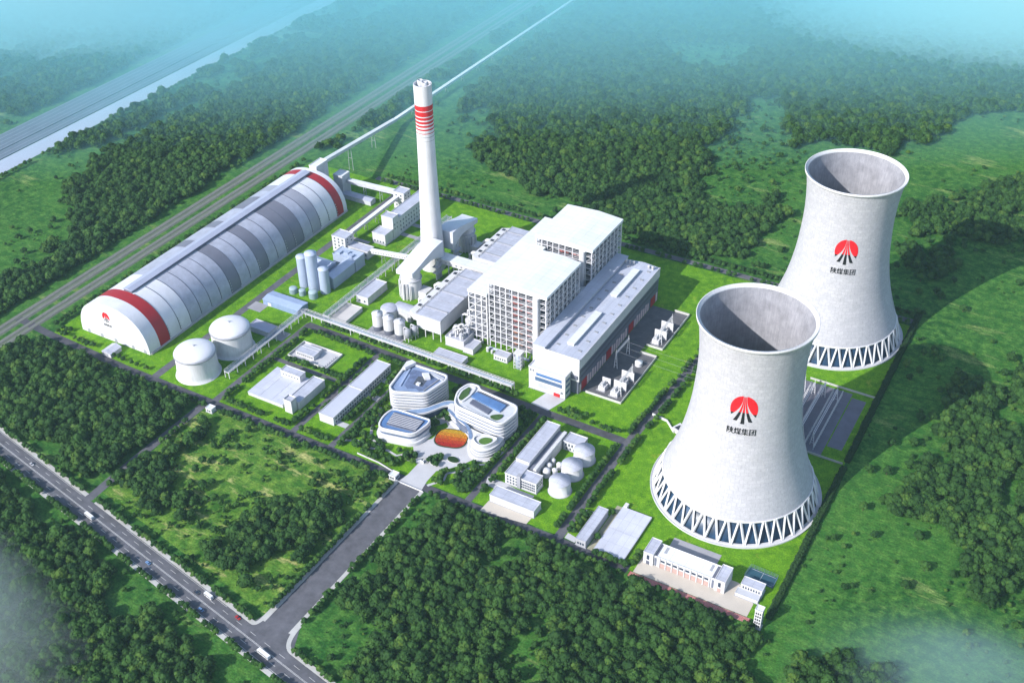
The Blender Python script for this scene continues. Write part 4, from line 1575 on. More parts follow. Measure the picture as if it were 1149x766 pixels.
part(t, 'lid', MB().lathe(119.5, 23, [(3.6, 3.81), (3.6, 4.2), (.4, 5.)], 24, 0, True), ROOFW)


def gantry(label, p0, p1, h, name='line_gantry', w=1.0, cat='gantry'):
    p0, p1 = Vector((*p0, 0)), Vector((*p1, 0))
    t = thing(name, label, cat, p0.x, p0.y, 0, 'steel line gantries')
    d = (p1 - p0).normalized()
    n = Vector((-d.y, d.x, 0))
    for p in (p0, p1):
        mb = MB()
        top = p + Vector((0, 0, h))
        for s in (-1, 1):
            mb.bar(p + n * s * w * 1.6, top + n * s * .2, .5)
        for k in range(1, 5):
            f = k / 5
            mb.bar(p + n * w * 1.6 * (1 - f) + Vector((0, 0, h * f)), p - n * w * 1.6 * (1 - f) + Vector((0, 0, h * f)), .22)
        mb.bar(top, top + Vector((0, 0, 3)), .25)
        part(t, 'post', mb, STEEL)
    mb = MB()
    u = Vector((0, 0, h))
    L = (p1 - p0).length
    k = max(2, int(L / 2.2))
    for s in (-.6, .6):
        mb.bar(p0 + u + n * s, p1 + u + n * s, .25)
        mb.bar(p0 + u + n * s + Vector((0, 0, -1.4)), p1 + u + n * s + Vector((0, 0, -1.4)), .25)
        for j in range(k):
            a, b = p0 + d * L * j / k, p0 + d * L * (j + 1) / k
            mb.bar(a + u + n * s, b + u + n * s + Vector((0, 0, -1.4)), .16)
    part(t, 'beam', mb, STEEL)
    return t


gantry('white steel portal gantry between the two transformer yards', (103, 9), (103.6, 34), 18)
gantry('white lattice frame above the transformers of the nearer yard', (123.5, -26), (123.5, -1), 16)
gantry('white lattice frame above the transformers of the farther yard', (123.5, 62), (123.5, 88), 16)
# switchyard between the cooling towers
gx = [262, 271, 280, 291]
for i, x in enumerate(gx):
    gantry(['white switchyard gantry nearest the left cooling tower side', 'second white switchyard gantry from the turbine side', 'third white switchyard gantry from the turbine side', 'white switchyard gantry nearest the bare grey slab'][i], (x, -8), (x, 58), 13 if i % 2 else 16)
swi = None
k = 0
for x in (266, 275.5, 286, 294):
    for y in range(-12, 70, 6):
        lb = 'small white insulator set in the rows of the switchyard'
        if swi is None:
            swi = thing('switchgear', lb, 'switchgear', x, y, 0, 'switchgear sets in the switchyard')
            part(swi, 'stand', MB().bar((x, y - 1.6, 0.15), (x, y - 1.6, 3), .4).bar((x, y + 1.6, .15), (x, y + 1.6, 3), .4).bar((x, y - 2.3, 3.1), (x, y + 2.3, 3.1), .5), STEEL)
            for s in (-1.8, 0, 1.8):
                part(swi, 'insulator', MB().lathe(x, y + s, [(.4, 3.3), (.28, 5.6), (.4, 5.7)], 8, 0, True), WHITE)
            sx, sy = x, y
        else:
            o = swi.copy()
            col.objects.link(o)
            o.location = (x, y, 0)
            for ch in swi.children:
                c = ch.copy()
                col.objects.link(c)
                c.parent = o
        k += 1
wall_run('thin pale fence behind the switchyard', [(262, 78.2), (321, 77.6)], 2.2, .25, KERB, 'yard_fence', 'fence')
wall_run('thin pale fence in front of the switchyard', [(284, -19.4), (320.6, -19.8)], 2.2, .25, KERB, 'yard_fence', 'fence')
# power lines from the transformer yard to the switchyard
for i, (z, lb) in enumerate(((17.3, 'nearest'), (17.0, 'middle'), (16.7, 'farthest'))):
    y = 12 + 9 * i
    a, b = Vector((103.5, y, z)), Vector((262, 16 + 12 * i, 15.5))
    pts = []
    for k in range(17):
        f = k / 16
        p = a.lerp(b, f)
        p.z -= 10 * 4 * f * (1 - f) * .45
        pts.append(p)
    solo('power_line', MB().tube(pts, .06, 5), GREY, 'thin overhead power line crossing from the turbine hall gantry, %s the front' % ('nearest to', 'second from', 'farthest from')[i], 'power line', (103.5, y, 0), 'overhead power lines')
wall_run('white angled channel wall beside the nearer cooling tower', [(159.5, -36), (174, -38.2), (184.8, -49)], 2.2, .8, WHITE, 'channel_wall', 'wall')
t = thing('outlet_box', 'white concrete outlet box against the nearer cooling tower', 'outlet box', 186, -44)
part(t, 'wall', MB().prism(ccw([(182, -47), (190, -50), (196, -44), (186, -38)]), 0, 3.6), WHITE)
part(t, 'opening', MB().prism(ccw([(184, -46), (189, -48), (193, -44), (187, -41)]), 3.61, 3.7), DARK)

# ------------------------------------------------------------------ waterworks
ROOFL = mat('lavender_white_roof', (.56, .58, .67), .5, .09, .1, panel=(6, 13))
t = thing('waterworks', 'large flat white waterworks roof in strips with taller side blocks', 'waterworks', -146, -160)
part(t, 'wall', MB().box(-165, -126, -182, -141, 0, 3.4), WALL)
for k in range(3):
    a = -165.2 + k * 13.1
    part(t, 'roof_strip', MB().box(a, a + 12.9, -182.3, -140.8, 3.403, 3.8), ROOFL if k != 1 else mat('strip_roof', (.52, .54, .63), .5, .05, .05))
block('', '', '', -153.5, -132, -149.5, -141.4, 9.6, root=t, win=[('y-', 6, (7,), 1.4, 1.2)], base=False)
block('', '', '', -123.6, -111.5, -177, -140.5, 7.6, root=t, base=False)
block('', '', '', -121.5, -113.5, -184.6, -177.6, 12.8, root=t, base=False, par=1.2)
t = thing('chlorine_compound', 'walled square compound with a low white house on pale paving', 'compound', -148, -107)
part(t, 'compound_floor', MB().sheet([(-170, -119), (-126.5, -119), (-126.5, -95), (-170, -95)], .16), PALEPAVE)
mb = MB()
mb.box(-170.6, -126, -119.6, -119.2, 0, 2.2)
mb.box(-170.6, -126, -95.2, -94.8, 0, 2.2)
mb.box(-170.6, -170.2, -119.2, -95.2, 0, 2.2)
mb.box(-126.4, -126, -119.2, -95.2, 0, 2.2)
part(t, 'boundary_wall', mb, WALL)
block('', '', '', -165, -144.5, -114, -105.5, 4.6, root=t, base=False, win=[('y-', 8, (2.6,), 1.2, 1.4)], par=.4)
part(t, 'rear_block', MB().box(-164, -146, -105.2, -99, 0.17, 3.6), LGREY)
for y in range(-116, -98, 3):
    part(t, 'bollard', MB().lathe(-130, y, [(.6, .17), (.6, 1.6)], 8, 0, True), GREY)
t = thing('workshop', 'long flat white workshop with a roof joint between waterworks and offices', 'workshop', -79.5, -137)
part(t, 'wall', MB().box(-87.5, -72.4, -180, -94, 0, 8.4), [WALL])
part(t, 'roof', parapet_roof(-87.5, -72.4, -180, -137.2, 8.403, .5), [WALL, mat('workshop_roof', (.50, .52, .61), .5, .04, .05)])
part(t, 'roof', parapet_roof(-87.5, -72.4, -136.6, -94, 8.403, .5), [WALL, mat('workshop_roof', (.50, .52, .61), .5, .04, .05)])
part(t, 'gutter', MB().box(-87.9, -87.6, -180.3, -93.7, 7.6, 8.3), GREY)
windows(t, 'x+', -72.4, span(-178, -96, 24), (2.4, 6.), 1.8, 1.6)

# ------------------------------------------------------------------ curved offices
BANDW = mat('office_white', (.66, .66, .69), .5, .03, .1)
OGL = mat('office_glass', (.11, .15, .24), .15, .2, .15, spec=.6)
ODK = mat('office_deck', (.42, .47, .60), .4, .1, .1)


def banded(t, P, z0, z1, n, out=.9):
    part(t, 'glass_wall', MB().prism(inset(P, out), z0 + .02, z1 - .02, 0, None, True), OGL)
    for k in range(n + 1):
        z = z0 + (z1 - z0) * k / n
        h = (z1 - z0) / n * .36
        part(t, 'floor_band', MB().prism(P, z - (h if k else 0), z + (h * .35 if k < n else 0) + .01, 0, None, True), BANDW)


t = thing('office_block', 'white banded polygonal office block with an open blue glass roof court', 'office', -26, -115, 0, 'curved white offices')
P = fillet([(-45, -136), (-51, -97), (-8.5, -96.5), (-5.5, -103), (-11, -128.5), (-38, -140)], 5)
banded(t, P, 0, 21, 7)
inn = inset(P, 3.0)
part(t, 'parapet', MB().ring(P, inset(P, 2.2), 21.02, 22.6, 0, True), BANDW)
part(t, 'roof', MB().prism(inset(P, 2.3), 21.02, 21.3), mat('office_roof_blue', (.24, .32, .50), .35, .15, .06))
part(t, 'court_wall', MB().prism(ccw([(-35, -126), (-38, -112), (-41, -109), (-40, -104), (-27, -101.5), (-17, -105), (-12.5, -104), (-13.5, -113), (-16, -124), (-19, -127), (-24, -125), (-30, -129)]), 21.31, 21.6), mat('court_blue', (.13, .17, .29), .3, .3, .25))
part(t, 'roof_step', MB().prism(ccw([(-38, -130), (-44, -105), (-42.5, -104.5), (-36.5, -129)]), 21.31, 22.2), mat('step_blue', (.34, .42, .60), .4, .1, .1))
part(t, 'court_edge', MB().bar((-12, -103, 21.9), (-15.5, -125, 21.9), .8, .6), BANDG)
part(t, 'court_floor', MB().prism(ccw([(-29, -121), (-31, -110), (-26, -108), (-21, -112), (-20, -121)]), 21.61, 21.75), mat('court_grey', (.075, .085, .11), .5, .4, .3))
part(t, 'roof_pavilion', MB().prism(ccw([(-29, -107), (-24, -104), (-19, -109), (-23, -112)]), 21.61, 24.2), BANDW)
part(t, 'roof_pavilion', MB().box(-26, -22.5, -121.5, -118.5, 21.76, 23.4), BANDW)
part(t, 'roof_bar', MB().prism(ccw([(-23.5, -99.5), (-8.5, -102.5), (-8.3, -106), (-24, -103)]), 21.61, 23), mat('roof_grey', (.46, .48, .55), .5, .1, .1))
part(t, 'roof_crest', MB().prism(ccw([(-49, -101), (-46, -96.6), (-41, -98), (-45, -109), (-47.5, -110)]), 22.61, 25.5, 0), BANDW)

t = thing('canteen', 'low rounded white canteen with a dark ribbed panel roof', 'canteen', -14, -160, 0, 'curved white offices')
P = fillet([(-30, -175.5), (-35, -162), (-33.5, -146.5), (4.5, -144.5), (5.6, -151), (2.5, -169)], 7)
banded(t, P, 0, 11, 2, .8)
part(t, 'parapet', MB().ring(P, inset(P, 1.6), 11.02, 12.4, 0, True), BANDW)
part(t, 'roof', MB().prism(inset(P, 1.7), 11.02, 11.6), BLUEGLASS)
Q = [(-25.5, -168), (-28.5, -152), (0, -149.5), (1, -165)]
mb = MB().prism(ccw(Q), 11.61, 12.8)
part(t, 'roof_deck', mb, PANEL)
for k in range(1, 8):
    f = k / 8
    a = Vector((-25.5 + (-28.5 + 25.5) * f, -168 + 16 * f))
    b = Vector((1 + (0 - 1) * f, -165 + 15.5 * f))
    part(t, 'roof_rib', MB().bar((a.x, a.y, 12.95), (b.x, b.y, 12.95), .45, .3), LGREY)
part(t, 'lower_apron', MB().prism(inset(P, -2.2), 0, 3.4, 0, None, True), BANDW)

t = thing('hotel_block', 'white banded rounded office block with blue glass roof and roof garden', 'office', 40, -120, 0, 'curved white offices')
P = fillet([(17, -130), (9.5, -111), (13.5, -97), (23.5, -96.5), (27, -100.5), (66, -104.5), (70, -113), (66.5, -134.5)], 8)
banded(t, P, 0, 21, 6)
part(t, 'parapet', MB().ring(P, inset(P, 1.8), 21.02, 23, 0, True), BANDW)
part(t, 'roof', MB().prism(inset(P, 1.9), 21.02, 21.6), mat('roof_pale', (.56, .58, .62), .6, .08, .1))
part(t, 'roof_glass', MB().prism(ccw([(25, -113), (26, -106), (57, -109.5), (56.5, -119)]), 21.61, 23.4), BLUEGLASS)
part(t, 'roof_panel', MB().prism(ccw([(28, -121), (28, -115.5), (49, -120), (49, -126)]), 21.61, 22.8), PANEL)
GRN = mat('roof_garden', (.05, .11, .03), .9, .3, .3)
part(t, 'roof_terrace', MB().ring(fillet([(15, -121), (12.5, -110), (15.5, -100), (22.5, -99.5), (24, -112), (22, -124)], 4), fillet([(16.4, -120.5), (14, -110), (16.6, -101.6), (21, -101.2), (22.4, -112), (20.6, -122.4)], 3.6), 21.61, 22.9), BANDW)
part(t, 'roof_path', MB().bar((26, -127, 22), (50, -131, 22), 2.2, .7), BANDW)
part(t, 'roof_edge', MB().bar((26, -104.3, 22), (58, -107.8, 22), 1.2, 1.6), SLATE)
for q in ([(18, -124), (13.5, -113), (15, -103), (19, -103), (20, -110), (24.5, -114)], [(50, -128), (60, -130), (62, -121), (58, -121)], [(28, -103.5), (36, -104), (40, -107), (28, -105.5)]):
    part(t, 'roof_garden', MB().prism(chaikin(ccw(q), 2), 21.61, 22.5), GRN)

t = thing('terrace_wing', 'low flowing white terrace wing with a grass roof in front of the rounded office block', 'office wing', 50, -145, 0, 'curved white offices')
S = [(3, -117), (8.5, -124.5), (20, -130), (34, -134), (42, -142), (45, -149), (51, -156), (60, -157.5), (67, -151), (69.5, -138), (68, -130), (58, -137), (40, -136.2), (22, -132), (12, -121), (8, -113)]
P = chaikin(ccw(S), 2)
part(t, 'glass_wall', MB().prism(inset(P, .9), .02, 8, 0, None, True), OGL)
for z0, z1, o in ((0, .8, -3.0), (.81, 1.7, -1.4), (3.6, 4.8, -.6), (6.0, 7.0, -.1), (8.4, 9.6, .3)):
    part(t, 'floor_band', MB().prism(inset(P, o), z0, z1, 0, None, True), BANDW)
P2 = chaikin(ccw([(47, -149), (53, -154.5), (60, -155), (65.5, -149), (67.5, -139), (60, -139), (50, -141)]), 2)
part(t, 'upper_terrace', MB().prism(P2, 9.62, 12.4, 0, None, True), BANDW)
part(t, 'terrace_parapet', MB().ring(P2, inset(P2, 1.3), 12.42, 13.6, 0, True), BANDW)
part(t, 'roof_garden', MB().prism(chaikin(ccw([(53, -150.5), (60, -152), (64, -146), (62.5, -141.5), (55, -143.5)]), 2), 12.43, 13.0), mat('roof_lawn', (.08, .17, .03), .9, .2, .3))
part(t, 'blue_channel', MB().prism(chaikin(ccw([(8, -122.5), (20, -128.5), (34, -132.8), (43, -141.5), (46, -147), (44, -149), (40, -143), (33, -135), (20, -131), (7, -125)]), 2), 9.62, 9.9), mat('terrace_glass', (.16, .24, .40), .3, .2, .2))
t = thing('link_bridge', 'curved pale blue link bridge between the polygonal and rounded offices', 'link bridge', -4, -120, 0, 'curved white offices')
P = chaikin(ccw([(-26, -141.5), (-12, -131.5), (-6, -121), (-1, -113), (6, -110), (11, -112), (11, -118), (6, -117.5), (2, -119.5), (-2, -128), (-8, -138), (-20, -146)]), 2)
part(t, 'deck', MB().prism(P, 7, 8.6, 0, None, True), BANDW)
part(t, 'glass_floor', MB().prism(inset(P, 1.1), 8.61, 8.8), mat('bridge_glass', (.22, .32, .50), .3, .15, .15))
part(t, 'wall', MB().prism(inset(P, 1.6), 0, 6.98), OGL)

# flower bed and plaza furniture
mb = MB()
t = thing('flower_bed', 'rounded flower bed striped yellow, orange and red in the plaza', 'flower bed', 25, -145)
cx, cy = 24.5, -146
vd = Vector((-.275, .96))
rt = Vector((.96, .275))


def rr_poly(hw, hh, n=40):
    out = []
    for i in range(n):
        a = 2 * math.pi * i / n
        c, s = math.cos(a), math.sin(a)
        out.append((hw * math.copysign(abs(c) ** .62, c), hh * math.copysign(abs(s) ** .72, s)))
    return out


O = rr_poly(13.2, 11.0)
bed = lambda Q: [(cx + rt.x * u + vd.x * v, cy + rt.y * u + vd.y * v) for u, v in Q]
part(t, 'kerb', MB().ring(bed(rr_poly(14.6, 12.4)), bed(rr_poly(14.1, 11.9)), .1, .5), GREY)
part(t, 'clipped_border', MB().ring(bed(rr_poly(14.05, 11.85)), bed(rr_poly(13.3, 11.1)), .1, .9), HEDGEM)
I = rr_poly(13.2, 11.0)


def cutband(Q, lo, hi):
    return clip(clip(Q, lo, True), hi, False)


for lo, hi, m in ((6.5, 12, YELLOW), (2.2, 6.5, mat('amber_flowers', (.45, .18, .012), .9, .5, .8)), (-2, 2.2, ORANGE), (-6, -2, mat('vermilion_flowers', (.36, .04, .012), .9, .5, .8)), (-12, -6, REDFL)):
    q = cutband(I, lo, hi)
    part(t, 'flowers', MB().prism(ccw(bed(q)), .12, .9), m)
t = thing('water_jet_basin', 'round pale fountain basin at the plaza entrance', 'fountain', 33, -176)
part(t, 'basin', MB().lathe(20, -181, [(3.6, .1), (3.6, .8), (3.1, .8), (3.1, .4)], 24, 0, True), KERB)
part(t, 'jet', MB().lathe(20, -181, [(.8, .4), (.5, 1.8), (.2, 2.4)], 12, 0, True), WHITE)
for i, (x, y, rx, ry) in enumerate(((6, -181, 7, 6), (40, -168, 5.5, 3.5), (28, -176, 4.5, 5.5), (0, -124, 4, 6), (16, -126, 4.5, 2.5), (27, -129.5, 4, 2))):
    Q = [(x + rx * math.cos(a), y + ry * math.sin(a)) for a in np.linspace(0, 2 * math.pi, 24, endpoint=False)]
    t = thing('planting_bed', ['large leafy bed left of the plaza entrance', 'leafy bed right of the flower bed', 'leafy bed between entrance and flower bed', 'leafy bed beside the link bridge', 'small leafy bed under the rounded office', 'small leafy bed by the terrace wing'][i], 'planting bed', x, y, 0, 'planting beds of the plaza')
    part(t, 'kerb', MB().ring(Q, inset(Q, .4), .1, .6), KERB)
    part(t, 'foliage', MB().prism(inset(Q, .45), .12, 1.2), HEDGEM)

# ------------------------------------------------------------------ chemical water building and tanks
t = thing('water_treatment_house', 'white L shaped water treatment building with a long sunken grey roof strip', 'water treatment', 105, -135)
block('', '', '', 91.6, 103.8, -153.8, -100.5, 13, root=t, base=False, par=.5)
part(t, 'sunken_roof', MB().box(104.1, 108.6, -156, -103, 0, 9.5), mat('sunken_grey', (.20, .21, .27), .6, .1, .2))
part(t, 'side_wall', MB().box(108.7, 111.6, -156.5, -103, 0, 11.2), WALL)
block('', '', '', 91.2, 103.9, -171, -154.2, 10.6, root=t, par=.6, win=[('y-', 4, (2.6, 5.6, 8.6), 1.5, 1.5)])
block('', '', '', 104.4, 119.2, -170.6, -159.4, 10.2, root=t, par=.6, win=[('y-', 8, (2.6, 5.2, 7.9), 1.2, 1.4), ('x+', 4, (5.2, 7.9), 1.2, 1.4)])
part(t, 'stair_tower', MB().box(102.2, 105.4, -171.8, -168, .1, 13.2), GREY)
block('dosing_house', 'small white house with windows behind the white tanks', 'house', 112.8, 129, -111.8, -99.5, 8.4, WALL, ROOF, win=[('y-', 5, (6,), 1.3, 2.4), ('y-', 4, (2.2,), 1.3, 2)])
for i, (cx, cy) in enumerate(((133.6, -157.5), (133.4, -136), (134, -115.6))):
    t = thing('water_tank', ['round white water tank nearest the front of a row of three', 'round white water tank in the middle of a row of three', 'round white water tank beside the small house at the back of the row'][i], 'water tank', cx, cy, 0, 'three round water tanks')
    part(t, 'wall', MB().lathe(cx, cy, [(9.2, 0), (9.2, .5), (8.7, .6), (8.7, 10.6)], 48, 0, True), WHITE)
    part(t, 'roof', MB().lathe(cx, cy, [(8.85, 10.6), (8.85, 11.), (.4, 12.6)], 48, 0, True), ROOF)
    part(t, 'base_ring', MB().lathe(cx, cy, [(9.8, 0), (9.8, .3), (8.9, .3)], 48, 0, False), GREY)
for i, (x, y, r, h, lb) in enumerate(((116, -147.5, 3.4, 7, 'largest of the small white dosing tanks'), (121, -142.8, 2.4, 6, 'grey dosing tank beside the middle water tank'), (114.8, -140.5, 2.4, 7.5, 'small white dosing tank against the long wall'), (114.6, -133.5, 2.2, 7, 'small white dosing tank farthest from the front'), (121.3, -135.5, 2.3, 7, 'small white dosing tank nearest the water tanks at the back'))):
    t = thing('dosing_tank', lb, 'dosing tank', x, y, 0, 'small dosing tanks')
    part(t, 'wall', MB().lathe(x, y, [(r, 0), (r, h * .75)], 20, 0, True), LGREY if i in (0, 1) else WALL)
    part(t, 'dome', MB().lathe(x, y, [(r * math.cos(a), h * .75 + r * .8 * math.sin(a)) for a in np.linspace(0, 1.5, 8)], 20, 0, True), WHITE)
block('garage', 'long white garage facing a beige forecourt', 'garage', 91, 130.4, -195, -183.2, 6.6, WHITE, ROOF, win=None, par=.4)

# ------------------------------------------------------------------ front right: stores, covered basin, fire station
block('cable_store', 'narrow white flat roofed store beside the tower road', 'store', 171.5, 179.8, -204.2, -165, 6.4, mat('grey_wall', (.42, .43, .47), .6, .08, .2), ROOF, par=.4, win=[('y-', 3, (3,), 1.4, 1.8)])
t = thing('covered_basin', 'wide flat white covered basin with a seam across it', 'basin', 198.5, -178)
part(t, 'wall', MB().box(186.4, 210.8, -204.5, -152, 0, 1.9), KERB)
part(t, 'cover', MB().box(186.2, 211, -204.7, -177.3, 1.903, 2.3), ROOFL)
part(t, 'cover', MB().box(186.2, 211, -177, -152, 1.903, 2.3), ROOFL)
part(t, 'inlet_box', MB().box(186.6, 189.6, -151.99, -147.5, 0, 3), WALL)
t = thing('fire_station', 'long white fire station with a row of garage doors and taller ends', 'fire station', 255, -188)
part(t, 'wall', MB().box(231.5, 279, -195, -181, 0, 9.4), WHITE)
part(t, 'roof', parapet_roof(231.5, 279, -195, -181, 9.403, .5, .5, .15), [WHITE, ROOFW])
part(t, 'end_block', MB().box(223.5, 231.2, -196.2, -180, 0, 11), WHITE)
part(t, 'end_roof', parapet_roof(223.5, 231.2, -196.2, -180, 11.003, .5, .3, .15), [WHITE, ROOF])
part(t, 'end_block', MB().box(279.3, 287, -196.2, -180, 0, 11), WHITE)
part(t, 'end_roof', parapet_roof(279.3, 287, -196.2, -180, 11.003, .5, .3, .15), [WHITE, ROOF])
part(t, 'roof_slot', MB().box(231.8, 233.6, -194.3, -181.8, 9.77, 9.9), SLATE)
part(t, 'roof_slot', MB().box(276.4, 278.6, -194.3, -181.8, 9.77, 9.9), SLATE)
part(t, 'roof_slot', MB().box(236.5, 238.6, -189, -182.5, 9.77, 9.9), GREY)
part(t, 'roof_slot', MB().box(272.2, 274.2, -189, -182.5, 9.77, 9.9), GREY)
GD = mat('garage_door', (.50, .34, .31), .6, .08, .3)
for x in span(236, 275, 8):
    part(t, 'garage_door', MB().box(x - 1.95, x + 1.95, -195.25, -194.98, .3, 4.6), GD)
    part(t, 'window', MB().box(x - 1.5, x + 1.5, -195.25, -194.98, 6.2, 8), GLASS)
for x in [236 + 39 / 8 * k for k in range(9)]:
    part(t, 'pilaster', MB().box(x - .35, x + .35, -195.7, -195.01, .2, 10.2), WHITE)
for x in (227.2, 283):
    part(t, 'window', MB().box(x - 1, x + 1, -196.45, -196.19, 5.2, 9.4), GLASS)
    part(t, 'door', MB().box(x - 1.3, x + 1.3, -196.45, -196.19, .3, 3.6), GD if x > 250 else SLATE)
for x in (232.8, 277.6):
    part(t, 'stair_window', MB().box(x - .8, x + .8, -195.25, -194.98, .6, 8.4), mat('stair_glass', (.16, .18, .24), .3, .15, .2))
block('rest_house', 'small flat white house beside the blue sports court', 'house', 296, 311.8, -187, -179, 6.4, WHITE, ROOF, win=[('y-', 7, (4.4,), 1.1, 1.8)], par=.4)
block('rest_house_terrace', 'low flat annex in front of the small house by the sports court', 'annex', 294.4, 311.4, -193.6, -187.6, 2.6, WHITE, mat('annex_grey', (.52, .54, .60), .6, .05, .1), par=.35)
t = block('training_tower', 'slim white training tower with open windows at the corner of the plant', 'training tower', 315.8, 321, -215.4, -210.4, 18, WHITE, ROOFW, par=.6)
windows(t, 'y-', -215.4, [316.9, 318.4, 319.9], [3.4, 6.4, 9.4, 12.4, 15.4], 1.0, 1.7, DARK)
windows(t, 'x+', 321, [-214, -211.8], [3.4, 6.4, 9.4, 12.4, 15.4], 1.0, 1.7, DARK)
t = thing('sports_court', 'fenced dark blue green sports court near the right boundary', 'sports court', 305, -168)
part(t, 'playing_surface', MB().sheet(ccw([(294, -173.5), (316, -174.5), (316, -163), (295, -162)]), .16), COURTM)
mb = MB()
q = [(294, -173.5), (316, -174.5), (316, -163), (295, -162), (294, -173.5)]
for a, b in zip(q[:-1], q[1:]):
    L = (Vector(b) - Vector(a)).length
    n = int(L / 2.5)
    for k in range(n + 1):
        p = Vector(a).lerp(Vector(b), k / n)
        mb.bar((p.x, p.y, 0), (p.x, p.y, 3.4), .14)
    for z in (.9, 2.1, 3.4):
        mb.bar((*a, z), (*b, z), .12)
part(t, 'court_fence', mb, mat('court_fence_blue', (.10, .17, .25), .5, .1, .3))
mb = MB()
for a, b in (((295.5, -172.4), (314.8, -173.2)), ((296, -163.2), (314.8, -164)), ((305, -173), (305.4, -163.5))):
    mb.bar((*a, .18), (*b, .18), .22, .02)
part(t, 'court_lines', mb, LINE)

# ------------------------------------------------------------------ gatehouses and entrance walls
t = block('gatehouse', 'small white gatehouse left of the entrance road', 'gatehouse', 6.5, 12.6, -212, -206, 4, WHITE, ROOFW, win=[('y-', 2, (2.2,), 1.6, 1.6), ('x+', 2, (2.2,), 1.6, 1.6)], par=.5)
block('forest_gate_hut', 'small white hut where the forest road reaches the plant', 'hut', -182, -175.5, -218, -212.5, 4, WHITE, ROOFW, par=.4, win=[('y-', 2, (2,), 1.5, 1.5)])
wall_run('white sliding gate across the entrance road', [(13, -211.6), (39, -212.2)], 1.5, .3, WHITE, 'sliding_gate', 'gate')
wall_run('white low wall left of the entrance plaza', [(-34, -199.5), (-12, -200.5), (6, -204)], 1.4, .5, WALL, 'plaza_wall', 'wall')
t = thing('entrance_sign', 'low white curved sign wall on the plaza entrance', 'sign wall', 17, -190)
part(t, 'wall', MB().prism(ccw([(15.5, -186), (18, -183.6), (21.5, -184), (21, -183), (17.6, -182.6), (14.8, -185.4)]), .15, 2.6), WHITE)


# ------------------------------------------------------------------ vehicles
def vehicle(name, label, cat, x, y, along, L, W, Hh, body, kind, group='vehicles on the public road'):
    ang = math.atan2(along[1], along[0])
    t = thing(name, label, cat, x, y, .1, group)
    t.rotation_euler = (0, 0, ang)

    def p2(nm, mb, m):
        o = bpy.data.objects.new(nm, mb.mesh(nm, m))
        col.objects.link(o)
        o.parent = t
        return o
    wr = .45 if kind != 'car' else .34
    for sx in (-1, 1):
        for sy in (-1, 1):
            xx = sx * L * .32
            p2('wheel', MB().tube([(xx, sy * (W / 2 - .22), wr), (xx, sy * (W / 2 + .02), wr)], wr, 12), DARK)
    if kind == 'car':
        prof = [(-L / 2, .35), (L / 2, .35), (L / 2, .75), (L * .28, .92), (-L * .44, .98), (-L / 2, .8)]
        cab = [(-L * .36, .98), (L * .2, .93), (L * .04, Hh), (-L * .26, Hh)]
    else:
        prof = [(-L / 2, .5), (L / 2, .5), (L / 2, Hh * .6), (L / 2 - .35, Hh), (-L / 2, Hh)]
        cab = None
    mb = MB()

    def extr(pr, w, mi):
        n = len(pr)
        v = [(a, -w / 2, z) for a, z in pr] + [(a, w / 2, z) for a, z in pr]
        mb.add(v, [(i, (i + 1) % n, n + (i + 1) % n, n + i) for i in range(n)] + [tuple(range(n))[::-1], tuple(range(n, 2 * n))], mi)
    extr(prof, W, 0)
    p2('body', mb, body)
    if cab:
        mb = MB()
        extr(cab, W * .84, 0)
        p2('windows', mb, GLASS)
        p2('roof', MB().box(-L * .25, L * .03, -W * .4, W * .4, Hh + .003, Hh + .05), body)
    else:
        mb = MB()
        for s in (-1, 1):
            y0, y1 = sorted((s * (W / 2 + .004), s * (W / 2 + .05)))
            mb.box(-L / 2 + .5, L / 2 - .8, y0, y1, Hh * .55, Hh * .82)
        mb.box(L / 2 - .3, L / 2 + .03, -W * .42, W * .42, Hh * .46, Hh * .6)
        p2('windows', mb, GLASS)
    p2('headlight', MB().box(L / 2, L / 2 + .06, -W * .42, -W * .25, .6, .8), WHITE)
    p2('headlight', MB().box(L / 2, L / 2 + .06, W * .25, W * .42, .6, .8), WHITE)


edv = (ed.x, ed.y)
edr = (-ed.x, -ed.y)
CARW = mat('car_white', (.75, .75, .76), .3, .03, .5)
CARB = mat('car_blue', (.16, .28, .50), .3, .05, .5)
CARR = mat('car_red', (.40, .03, .03), .3, .05, .5)
CARD = mat('car_dark', (.05, .055, .07), .3, .05, .5)
vehicle('bus', 'long white bus on the public road just past the entrance junction', 'bus', *ext(33, -3), edr, 11.5, 2.7, 3.2, CARW, 'bus')
vehicle('bus', 'white bus on the public road below the forest road junction', 'bus', *ext(-173, -2.2), edv, 9.5, 2.6, 3.1, CARW, 'bus')
vehicle('delivery_truck', 'white box truck on the public road left of the red car', 'truck', *ext(-37, 5.8), edv, 8., 2.5, 3.2, CARW, 'bus')
vehicle('car', 'blue car on the public road below the white box truck', 'car', *ext(-32, -5.5), edr, 4.9, 2., 1.55, CARB, 'car')
vehicle('car', 'red car on the public road at the entrance corner', 'car', *ext(-6, 6.5), edv, 4.8, 1.95, 1.5, CARR, 'car')
vehicle('car', 'dark car on the public road left of the white box truck', 'car', *ext(-47, 2.6), edv, 4.8, 1.95, 1.5, CARD, 'car')
vehicle('car', 'blue car on the public road between the white box truck and the upper bus', 'car', *ext(-98, -2.5), edr, 4.8, 1.95, 1.5, CARB, 'car')
vehicle('car', 'pale car on the public road far left near the forest edge', 'car', *ext(-262, 2.6), edv, 4.8, 1.95, 1.5, mat('car_silver', (.5, .5, .53), .3, .05, .5), 'car')


